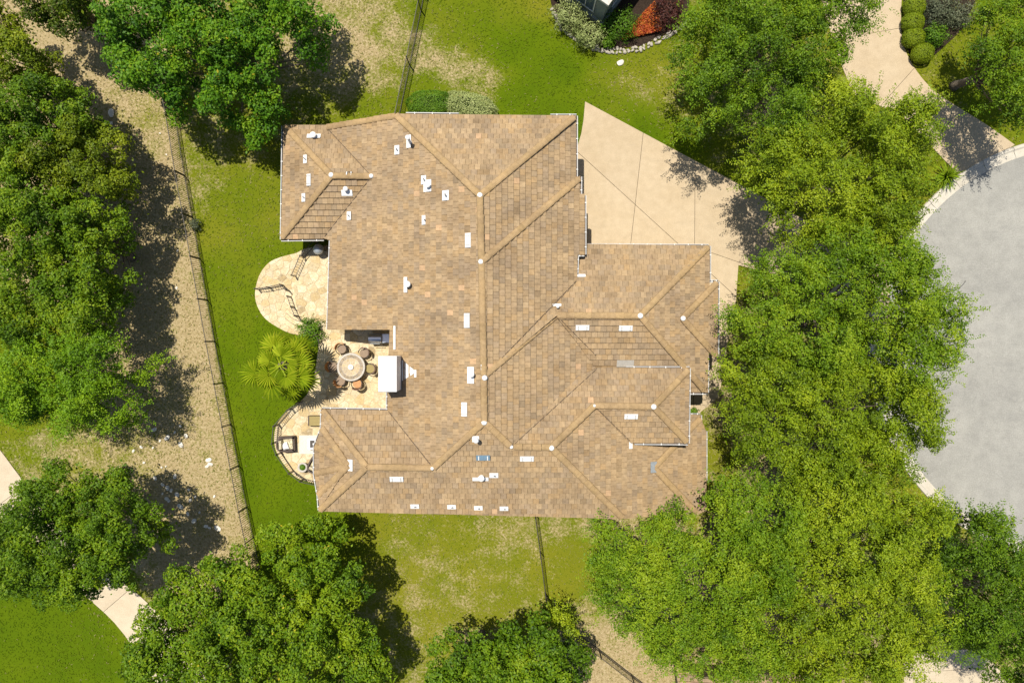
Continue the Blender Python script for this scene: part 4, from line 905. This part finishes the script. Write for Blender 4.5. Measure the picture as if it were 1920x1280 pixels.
rocks = [rock_mesh('edging_stone', i, 0.14, 0.10, 0.10, M['field_stone']) for i in range(6)]
for i, (x, y) in enumerate(sl):
    for j in range(2 if i > 20 else 1):
        p = P(x+rr.uniform(-2, 2), y+rr.uniform(-2, 2)+j*5); o = link('edging_stone', rocks[(i+j) % 6], edge); o.location = p-P(1180, 90)+Vector((0, 0, .05)); o.rotation_euler = (rr.uniform(-.3, .3), rr.uniform(-.3, .3), rr.uniform(0, 6)); s = rr.uniform(.8, 1.2); o.scale = (s, s, s)
# loose limestone
ROCKS = [(1163, 118, 8, 'white rock on the lawn below the stone edging'), (209, 212, 9, 'pale boulder half buried in the gap between the trees'), (208, 232, 5, 'smaller pale stone just below the boulder between the trees')]
for x, y, r, lb in ROCKS:
    o = link('limestone_rock', rock_mesh('limestone_rock', x, r*.033, r*.024, .10, M['limestone'])); o.location = P(x, y, 0.02); o.rotation_euler = (0, 0, x); tag(o, lb, 'rock')
r2 = random.Random(9); small = [rock_mesh('limestone_rock', 50+i, 0.12, 0.085, 0.06, M['limestone']) for i in range(5)]
spots = [(289, 805, 1.6), (313, 820, 1.8), (338, 798, 1), (349, 817, 1.5), (339, 833, 1.9), (328, 810, .9), (300, 826, .9), (265, 838, 1.1), (287, 839, .8), (391, 862, 1.7), (394, 870, 1.5), (388, 874, 1.2), (328, 893, 1.5), (303, 876, .7), (311, 874, .6), (291, 896, 1.5), (305, 908, 1.2), (314, 914, 1.6), (321, 919, 1.2), (332, 927, 1.6), (354, 918, 1), (357, 937, 1.3), (338, 949, 1.8), (313, 935, 1.5), (317, 939, 1), (366, 931, .9), (352, 963, 1.2), (364, 976, 1.7), (386, 986, 1.4), (393, 989, 1), (408, 990, 2.0), (402, 930, 1), (374, 960, .8), (250, 845, 1), (305, 925, .8), (270, 867, .9), (333, 470, .7), (331, 540, .9), (300, 250, .6), (312, 290, .6)]
for x, y, s in spots:
    o = link('limestone_rock', r2.choice(small)); o.location = P(x, y, 0.02); o.rotation_euler = (0, 0, r2.uniform(0, 6)); o.scale = (s, s, min(s, 1.2)); tag(o, 'small white limestone fragment on the bare ground outside the back fence', 'rock', 'limestone fragments on the dry strip')

# ------------------------------------------------------------------ palm
def palm():
    base = P(525, 686, 4.3); base.z = 0; root = thing('fan_palm', 'bright yellow green fan palm at the edge of the stone patio', 'palm', base)
    t = MB(); t.tube([(0, 0, -0.1), (0.03, 0, 0.5), (0.0, 0.05, 2.0), (0, 0, 4.0)], [0.34, 0.25, 0.22, 0.24], 12)
    for k in range(40):
        a = k*2.4; z = 0.5+k*0.085; t.box((0.24*math.cos(a), 0.24*math.sin(a), z), (0.10, 0.12, 0.14), a)
    t.build('trunk', M['bark'], root, True)
    rng = random.Random(5)
    def frond_mesh(Lp, Rb, span):
        m = MB(); nb = 18; tint = []
        m.tube([(0, 0, 0), (Lp*0.5, 0, 0.05), (Lp, 0, 0)], [0.03, 0.022, 0.016], 5); tint += [0.6]*len(m.f)
        for k in range(nb):
            a = -span/2+span*(k+0.5)/nb; R = Rb*(0.82+0.18*math.cos(a*0.6))*rng.uniform(0.92, 1.05); da = span/nb*0.5; fr = 0.60
            def pt(rad, ang, z): return (Lp+rad*math.cos(ang), rad*math.sin(ang), z-0.16*rad*rad)
            e1, e2 = pt(R*fr, a-da*0.95, -0.07), pt(R*fr, a+da*0.95, -0.07); mid = pt(R*fr, a, 0.05)
            tip = pt(R, a+rng.uniform(-.05, .05), -0.10*rng.uniform(0.3, 2.0)); in1 = pt(0.06, a-da, -0.01); in2 = pt(0.06, a+da, -0.01); inm = pt(0.06, a, 0.01)
            m.face([in1, e1, mid, inm]); m.face([inm, mid, e2, in2]); m.face([e1, tip, mid]); m.face([mid, tip, e2])
            t = rng.uniform(0.45, 0.95) if k % 2 else rng.uniform(0.2, 0.6); tint += [t, t-0.1, t, t-0.1]
        me = m.mesh('frond', M['leaf_palm'], False); a_ = me.attributes.new('tint', 'FLOAT', 'FACE'); a_.data.foreach_set('value', tint); return me
    outer = [frond_mesh(1.12, 0.98, math.radians(210)), frond_mesh(1.25, 0.88, math.radians(240)), frond_mesh(1.0, 0.95, math.radians(225))]
    inner = [frond_mesh(0.55, 0.80, math.radians(215)), frond_mesh(0.75, 0.84, math.radians(230))]
    spec = [(k*2.39996, rng.choice(outer), rng.uniform(-18, -6), 3.95) for k in range(8)]+[(k*2.39996+0.9, rng.choice(outer), rng.uniform(-2, 14), 4.15) for k in range(6)]+[(k*2.39996+0.4, rng.choice(inner), rng.uniform(10, 30), 4.3) for k in range(5)]
    for ang, me, tilt, z in spec:
        o = link('frond', me, root)
        o.matrix_local = Matrix.Translation((0, 0, z))@Matrix.Rotation(ang+rng.uniform(-.2, .2), 4, 'Z')@Matrix.Rotation(-math.radians(tilt), 4, 'Y')@Matrix.Rotation(rng.uniform(-.35, .35), 4, 'X')@Matrix.Scale(rng.uniform(0.95, 1.15), 4)
palm()
# spiky plant by the kerb
def spiky(label, px, py, n, L, seed, mat):
    c = P(px, py, 0.4); c.z = 0; root = thing('spiky_plant', label, 'plant', c); r = random.Random(seed); m = MB()
    bl = MB(); bl.face([(0, -.035, 0), (L*.55, -.045, .09), (L, 0, -.05), (L*.55, .045, .09), (0, .035, 0)]); me = bl.mesh('leaf_blade', M[mat]); a = me.attributes.new('tint', 'FLOAT', 'FACE'); a.data.foreach_set('value', [0.55])
    for k in range(n):
        o = link('leaf_blade', me, root); o.rotation_euler = (r.uniform(-.4, .4), -r.uniform(0.1, 1.25), k*2.4); o.location = (0, 0, .15); s = r.uniform(.7, 1.15); o.scale = (s, s, s)
spiky('spiky dark green strap leaved plant at the kerb end of the tree row', 1778, 330, 70, 1.05, 2, 'leaf_elm')

# ------------------------------------------------------------------ patio furniture
def chair(label, px, py, face, seat_mat, back_mat):
    c = P(px, py, ZP+0.45); c.z = ZP+0.005; root = thing('dining_chair', label, 'chair', c, face, 'chairs around the round table'); root.scale = (1.18, 1.18, 1.0)
    s = MB(); s.prism([(0.24*math.cos(a)*1.05, 0.24*math.sin(a)) for a in np.linspace(0, 2*math.pi, 14, endpoint=False)], 0.42, 0.49, 0, True, 0.02); s.build('seat', M[seat_mat], root)
    b = MB(); n = 9; ro, ri = 0.30, 0.265       # curved backrest around the rear (-x)
    for k in range(n-1):
        a0 = math.pi*(0.62+0.76*k/(n-1)); a1 = math.pi*(0.62+0.76*(k+1)/(n-1)); f = lambda r, a, z: (r*math.cos(a)*(1.02+0.22*(z-.45)), r*math.sin(a), z)
        b.face([f(ro, a0, .45), f(ro, a1, .45), f(ro, a1, .92), f(ro, a0, .92)]); b.face([f(ri, a1, .45), f(ri, a0, .45), f(ri, a0, .92), f(ri, a1, .92)]); b.face([f(ri, a0, .92), f(ro, a0, .92), f(ro, a1, .92), f(ri, a1, .92)][::-1])
    b.build('backrest', M[back_mat], root)
    for sx in (-1, 1):
        for sy in (-1, 1):
            l = MB(); l.tube([(sx*0.22, sy*0.2, 0), (sx*0.18, sy*0.17, 0.43)], [0.018, 0.022], 6); l.build('leg', M['dark_metal'], root)
        a = MB(); a.tube([(-0.20, sx*0.25, 0.66), (0.05, sx*0.275, 0.66), (0.2, sx*0.24, 0.46)], 0.022, 6); a.build('armrest', M['dark_metal'], root)
tc = P(658, 688, ZP+0.75); tc.z = ZP+0.005
tb = thing('round_table', 'round mosaic topped dining table on the stone patio', 'table', tc); tb.scale = (1.13, 1.13, 1)
m = MB(); m.lathe([(0.62, 0.69), (0.74, 0.70), (0.76, 0.73), (0.74, 0.755), (0.60, 0.757)], 40); m.build('table_top', M['planter'], tb)
for k in range(36):
    a0, a1 = 2*math.pi*k/36+.01, 2*math.pi*(k+1)/36-.01
    t = MB(); t.prism([(0.50*math.cos(a0), 0.50*math.sin(a0)), (0.655*math.cos(a0), 0.655*math.sin(a0)), (0.655*math.cos(a1), 0.655*math.sin(a1)), (0.50*math.cos(a1), 0.50*math.sin(a1))], 0.757, 0.768); o = t.build('mosaic_tile', M['flagstone'], tb); q = rnd.uniform(.6, 1.1); o.color = (.30*q, .25*q, .21*q, 1)
for k in range(14):
    a0, a1 = 2*math.pi*k/14+.02, 2*math.pi*(k+1)/14-.02
    t = MB(); t.prism([(0.15*math.cos(a0), 0.15*math.sin(a0)), (0.485*math.cos(a0), 0.485*math.sin(a0)), (0.49*math.cos((a0+a1)/2), 0.49*math.sin((a0+a1)/2)), (0.485*math.cos(a1), 0.485*math.sin(a1)), (0.15*math.cos(a1), 0.15*math.sin(a1))], 0.757, 0.767); o = t.build('mosaic_tile', M['flagstone'], tb); q = rnd.uniform(.8, 1.1); o.color = (.56*q, .46*q, .33*q, 1)
m = MB(); m.lathe([(0.30, 0), (0.28, 0.05), (0.09, 0.12), (0.07, 0.5), (0.2, 0.69)], 16); m.build('pedestal', M['dark_metal'], tb)
bo = thing('bowl', 'white bowl in the middle of the round table', 'bowl', tc+Vector((0, 0, .77))); m = MB(); m.lathe([(0.08, 0), (0.13, 0.02), (0.17, 0.07), (0.15, 0.075), (0.10, 0.045), (0.02, 0.03)], 20); m.build('bowl_body', M['white_metal'], bo, True)
m = MB(); m.lathe([(0.10, .046), (0.09, .06), (.02, .075)], 14); m.build('sand_fill', M['rug'], bo)
for px, py, fx, sm, bm_, lb in [(641, 654, None, 'taupe', 'rust_leather', 'tan backed dining chair at the upper left of the round table'), (624, 687, None, 'taupe', 'rust_leather', 'rust backed dining chair at the left of the round table nearest the palm'), (639, 714, None, 'taupe', 'rust_leather', 'orange tan dining chair at the lower left of the round table'), (670, 719, None, 'rust_leather', 'brown_leather', 'orange seated dining chair below the round table'), (694, 691, None, 'tan_cushion', 'brown_leather', 'dark brown dining chair at the right of the round table'), (683, 662, None, 'taupe', 'brown_leather', 'dark brown dining chair at the upper right of the round table nearest the barbecue')]:
    f = math.atan2(-(688-py), (658-px)); chair(lb, px, py, math.atan2((py-688), (658-px)), sm, bm_)
# barbecue
gx = P(703, 634, ZP+1.0); gx.z = ZP; gr = thing('barbecue_grill', 'stainless steel barbecue grill in the shaded notch of the roof', 'grill', gx)
m = MB(); m.box((0, 0, 0.05), (0.78, 0.55, 0.82), 0, 0, 0.0); m.build('cabinet', M['steel'], gr)
m = MB(); m.box((0.62, 0, 0.80), (0.40, 0.52, 0.05)); m.build('side_shelf', M['steel'], gr)
m = MB()
for k in range(7):
    a0, a1 = math.pi*k/7, math.pi*(k+1)/7; f = lambda a, x: (x, 0.27*math.cos(a), 0.88+0.24*math.sin(a)); m.face([f(a0, -.38), f(a0, .38), f(a1, .38), f(a1, -.38)])
for sx in (-.38, .38): m.face([(sx, 0.27*math.cos(math.pi*k/7), 0.88+0.24*math.sin(math.pi*k/7)) for k in range(8)])
m.build('lid', M['steel'], gr); m = MB(); m.tube([(-.3, -.33, .98), (.3, -.33, .98)], .018, 8); m.build('handle', M['grey_metal'], gr)
for sx in (-.3, .3):
    for sy in (-.2, .2): m = MB(); m.lathe([(.04, 0), (.04, .06)], 10, (sx, sy, 0)); m.build('wheel', M['black_metal'], gr)
# round covered grill in the shade
kx = P(596, 467, ZP+0.8); kx.z = ZP; kg = thing('kettle_grill', 'grey round lidded grill in the dark shade under the left roof wing', 'grill', kx)
m = MB(); m.lathe([(.10, .45), (.28, .55), (.33, .72), (.31, .78), (.24, .92), (.10, 1.0), (.02, 1.01)], 18); m.build('bowl_and_lid', M['grey_metal'], kg, True)
for k in range(3): a = k*2.1; m = MB(); m.tube([(.3*math.cos(a), .3*math.sin(a), 0), (.16*math.cos(a), .16*math.sin(a), .55)], .018, 6); m.build('leg', M['dark_metal'], kg)
# seating patio
def armchair(label, px, py, rz):
    c = P(px, py, ZP+0.6); c.z = ZP+.005; root = thing('wicker_armchair', label, 'armchair', c, rz, 'wicker armchairs on the seating patio')
    m = MB(); m.box((0, 0, .08), (.98, .92, .28)); m.build('base', M['wicker'], root)
    m = MB(); pth = [(.48, .43), (.1, .46), (-.3, .42), (-.48, .22), (-.50, 0), (-.48, -.22), (-.3, -.42), (.1, -.46), (.48, -.43)]; pth = smooth_path(pth, 4)
    for k in range(len(pth)-1):
        (x0, y0), (x1, y1) = pth[k], pth[k+1]; h0 = .62+.22*max(0, -x0*1.6); h1 = .62+.22*max(0, -x1*1.6); i0, i1 = (x0*.82, y0*.80), (x1*.82, y1*.80)
        m.face([(x0, y0, .08), (x1, y1, .08), (x1, y1, h1), (x0, y0, h0)]); m.face([(x0, y0, h0), (x1, y1, h1), (i1[0], i1[1], h1), (i0[0], i0[1], h0)]); m.face([(i0[0], i0[1], h0), (i1[0], i1[1], h1), (i1[0], i1[1], .3), (i0[0], i0[1], .3)])
    m.build('backrest', M['wicker'], root)
    m = MB(); m.box((.06, 0, .34), (.72, .66, .14), 0, 0, .04); m.build('seat_cushion', M['floral'], root)
    m = MB(); m.box((-.26, 0, .46), (.18, .6, .34), 0, 0, .05); m.build('back_cushion', M['floral'], root)
    for sx in (-.4, .4):
        for sy in (-.38, .38): m = MB(); m.box((sx, sy, 0), (.07, .07, .09)); m.build('leg', M['wicker'], root)
    return root, c
a1, c1 = armchair('brown wicker armchair with patterned cushion at the railing facing the fire table', 535, 833, 0.05)
a2, c2 = armchair('brown wicker armchair partly under the roof edge beside the planter', 592, 872, math.radians(62))
def pillow(label, loc, rz):
    o = thing('throw_pillow', label, 'pillow', loc, rz); m = MB(); n = 6
    for i in range(n):
        for j in range(n):
            f = lambda i, j: ((i/n-.5)*.44, (j/n-.5)*.44, .16*(1-(2*i/n-1)**2)**.5*(1-(2*j/n-1)**2)**.5)
            m.face([f(i, j), f(i+1, j), f(i+1, j+1), f(i, j+1)])
    m.build('pillow_cover', M['white_cloth'], o, True); o.rotation_euler = (0, math.radians(-18), rz)
pillow('white square pillow on the wicker armchair by the railing', c1+Vector((-.05, -.12, .50)), .35)
pillow('white square pillow on the wicker armchair half under the roof', c2+Vector((.05, .0, .50)), 1.1)
ot = P(590, 789, ZP+.45); ot.z = ZP+.005; oo = thing('ottoman', 'square brown ottoman with khaki cushion near the gutter corner', 'ottoman', ot)
m = MB(); m.box((0, 0, .04), (.86, .62, .34)); m.build('base', M['wicker'], oo); m = MB(); m.box((0.02, 0, .38), (.72, .60, .10), 0, 0, .03); m.build('cushion', M['tan_cushion'], oo)
rg = P(584, 833, ZP); ro = link('outdoor_rug', None) if False else None
m = MB(); m.box((0, 0, 0), (1.5, 1.15, .015)); ro = m.build('outdoor_rug', M['rug']); ro.location = (rg.x, rg.y, ZP+.009); tag(ro, 'pale outdoor rug under the square fire table', 'rug')
ft = P(590, 832, ZP+.4); ft.z = ZP+.025; fo = thing('fire_table', 'square grey and white fire table standing on the pale rug', 'table', ft)
m = MB(); m.box((0, 0, 0), (.72, .60, .34)); m.build('base', M['planter'], fo); m = MB(); m.box((0, 0, .34), (.86, .72, .05), 0, 0, .015); m.build('table_top', M['white_cloth'], fo)
m = MB(); m.box((0, 0, .39), (.56, .44, .008)); m.build('burner_pan', M['dark_metal'], fo); m = MB(); m.box((0, 0, .397), (.24, .11, .02), 0, 0, .01); m.build('burner_cover', M['white_cloth'], fo)
pt = P(567, 876, ZP+.4); pt.z = ZP+.005; po = thing('planter_pot', 'round stone planter holding a green plant beside the railing', 'planter', pt)
m = MB(); m.lathe([(.18, 0), (.26, .15), (.31, .36), (.30, .42), (.22, .42), (.20, .34), (.02, .33)], 24); m.build('pot', M['planter'], po, True)
rg_ = np.random.default_rng(8); d = rand_dir(rg_, 320); d[:, 2] = abs(d[:, 2]); link('plant', leaf_mesh('plant', d*np.array([.16, .16, .16])+np.array([0, 0, .36]), d+np.array([0, 0, .4]), .09*rg_.uniform(.7, 1.3, 320), .6, rg_.random(320), 'leaf_hedge', rg_), po)

# ------------------------------------------------------------------ neighbouring houses
nh = thing('neighbour_house', 'grey walled house corner at the top edge of the photo', 'house', P(1127, 47))
c0 = P(1127, 47); e1 = (P(1050, -8)-c0).normalized(); e2 = (P(1172, -15)-c0).normalized(); e2 = Vector((-e1.y, e1.x, 0)) if Vector((-e1.y, e1.x, 0)).dot(e2) > 0 else Vector((e1.y, -e1.x, 0))
def quadbox(m, o, a, b, z0, z1, mi=0): m.prism(ccw([tuple(q[:2]) for q in (o, o+a, o+a+b, o+b)]), z0, z1, mi, True)
m = MB(); quadbox(m, Vector((0, 0, 0)), e1*9, e2*9, -.1, 2.95); m.build('wall', M['wall_grey'], nh)
for k, (ea, eb, off) in enumerate(((e1, e2, 0.7), (e2, e1, 0.9))):
    o = ea*off-eb*0.03; m = MB(); quadbox(m, o, ea*1.3, eb*0.04, 0.9, 2.3); w = m.build('window', plain('window_pane', (0.10, 0.14, 0.17), 0.15, 0.5), nh)
    m = MB()
    for (s, l) in ((0, .07), (1.23, .07), (.62, .05)): quadbox(m, o+ea*s-eb*.02, ea*l, eb*.03, .86, 2.34)
    for z in (.86, 2.28): quadbox(m, o-ea*.03-eb*.035, ea*1.36, eb*.03, z, z+.07)
    m.build('frame', M['white_cloth'], w)
m = MB(); oo_ = -(e1+e2)*0.14; quadbox(m, oo_-Vector((0, 0, 0)), e1*0.14+e1*9, e2*.14, -.05, .45); quadbox(m, oo_+e2*.141, e1*.14, e2*9, -.05, .45); m.build('plinth', M['wall_grey'], nh)
m = MB(); ov = -(e1+e2)*0.18; apex = (e1+e2)*4.5; A = [ov, ov+e1*9.4, ov+e1*9.4+e2*9.4, ov+e2*9.4]
for i in range(4): a, b = A[i], A[(i+1) % 4]; m.face([(a.x, a.y, 2.98), (b.x, b.y, 2.98), (apex.x, apex.y, 5.4)])
m.build('roof', M['limestone'], nh); m = MB(); quadbox(m, ov, e1*9.4, e2*.12, 2.82, 2.97); quadbox(m, ov+e2*.121, e1*.12, e2*9.2, 2.82, 2.97); m.build('gutter', M['white_metal'], nh)
sh = thing('neighbour_house', 'tan tiled roof edge showing through trees at the bottom edge', 'house', P(1430, 1330))
PL['Z'] = Plane((1420, 1252), 3.0, (0.06, 1)); POLY['Z'] = [(1268, 1250), (1320, 1272), (1582, 1258), (1582, 1420), (1290, 1420)]
zt = []; dk = MB(); rnd = random.Random(5); lay_tiles('Z', zt, dk); sp = P(1430, 1330)
dk.v = [(v[0]-sp.x, v[1]-sp.y, v[2]) for v in dk.v]; zt = [([(v[0]-sp.x, v[1]-sp.y, v[2]) for v in t[0]], t[1], t[2], t[3]) for t in zt]
zr = dk.build('roof', M['mortar'], sh); tag(link('roof_tiles', tile_mesh('roof_tiles', zt), zr), kind='stuff')
m = MB(); a, b = P(1290, 1290, 2.8), P(1560, 1400, 2.8); m.box(((a.x+b.x)/2-sp.x, (a.y+b.y)/2-sp.y, -.1), (abs(b.x-a.x), abs(b.y-a.y), 2.9)); m.build('wall', M['wall_stone'], sh)

# ------------------------------------------------------------------ grass
def grass(n=170000):
    rng = np.random.default_rng(12); px = rng.uniform(-40, 1960, n); py = rng.uniform(-40, 1320, n); keep = np.ones(n, bool)
    for poly in (DRIVE, NDRIVE, PATH, SDRIVE, TERRACE, UPPER): keep &= ~inside(px, py, poly)
    hx = [(x*F/H+960, 640-y*F/H) for x, y in HOUSE_XY]; keep &= ~inside(px, py, hx); keep &= np.hypot(px-ROADC[0], py-ROADC[1]) > ROADR+23
    keep &= ~inside(px, py, [(1035, 15), (1112, 86), (1200, 87), (1288, 38), (1300, -60), (1020, -60)])
    d, h = ground_values(px, py); keep &= rng.random(n) < np.clip(1.0-0.55*d, 0.2, 1)
    px, py, d, h = px[keep], py[keep], d[keep], h[keep]; n = len(px); k = H/F
    pos = np.stack([(px-960)*k, (640-py)*k, 0.012+0.008*rng.random(n)], 1)
    nn = np.array([0, 0, 1.0])+rng.normal(size=(n, 3))*0.22
    tint = np.where(rng.random(n) < np.clip(d*1.05, 0.01, .95), rng.uniform(.8, 1.0, n), 0.14+0.45*h+rng.normal(size=n)*0.1)
    me = leaf_mesh('lawn_grass', pos, nn, rng.uniform(.10, .20, n), 0.2, tint, 'grass_blade', rng)
    tag(link('lawn_grass', me), 'short green and dry tan grass covering the open ground', 'grass', kind='stuff')
grass()
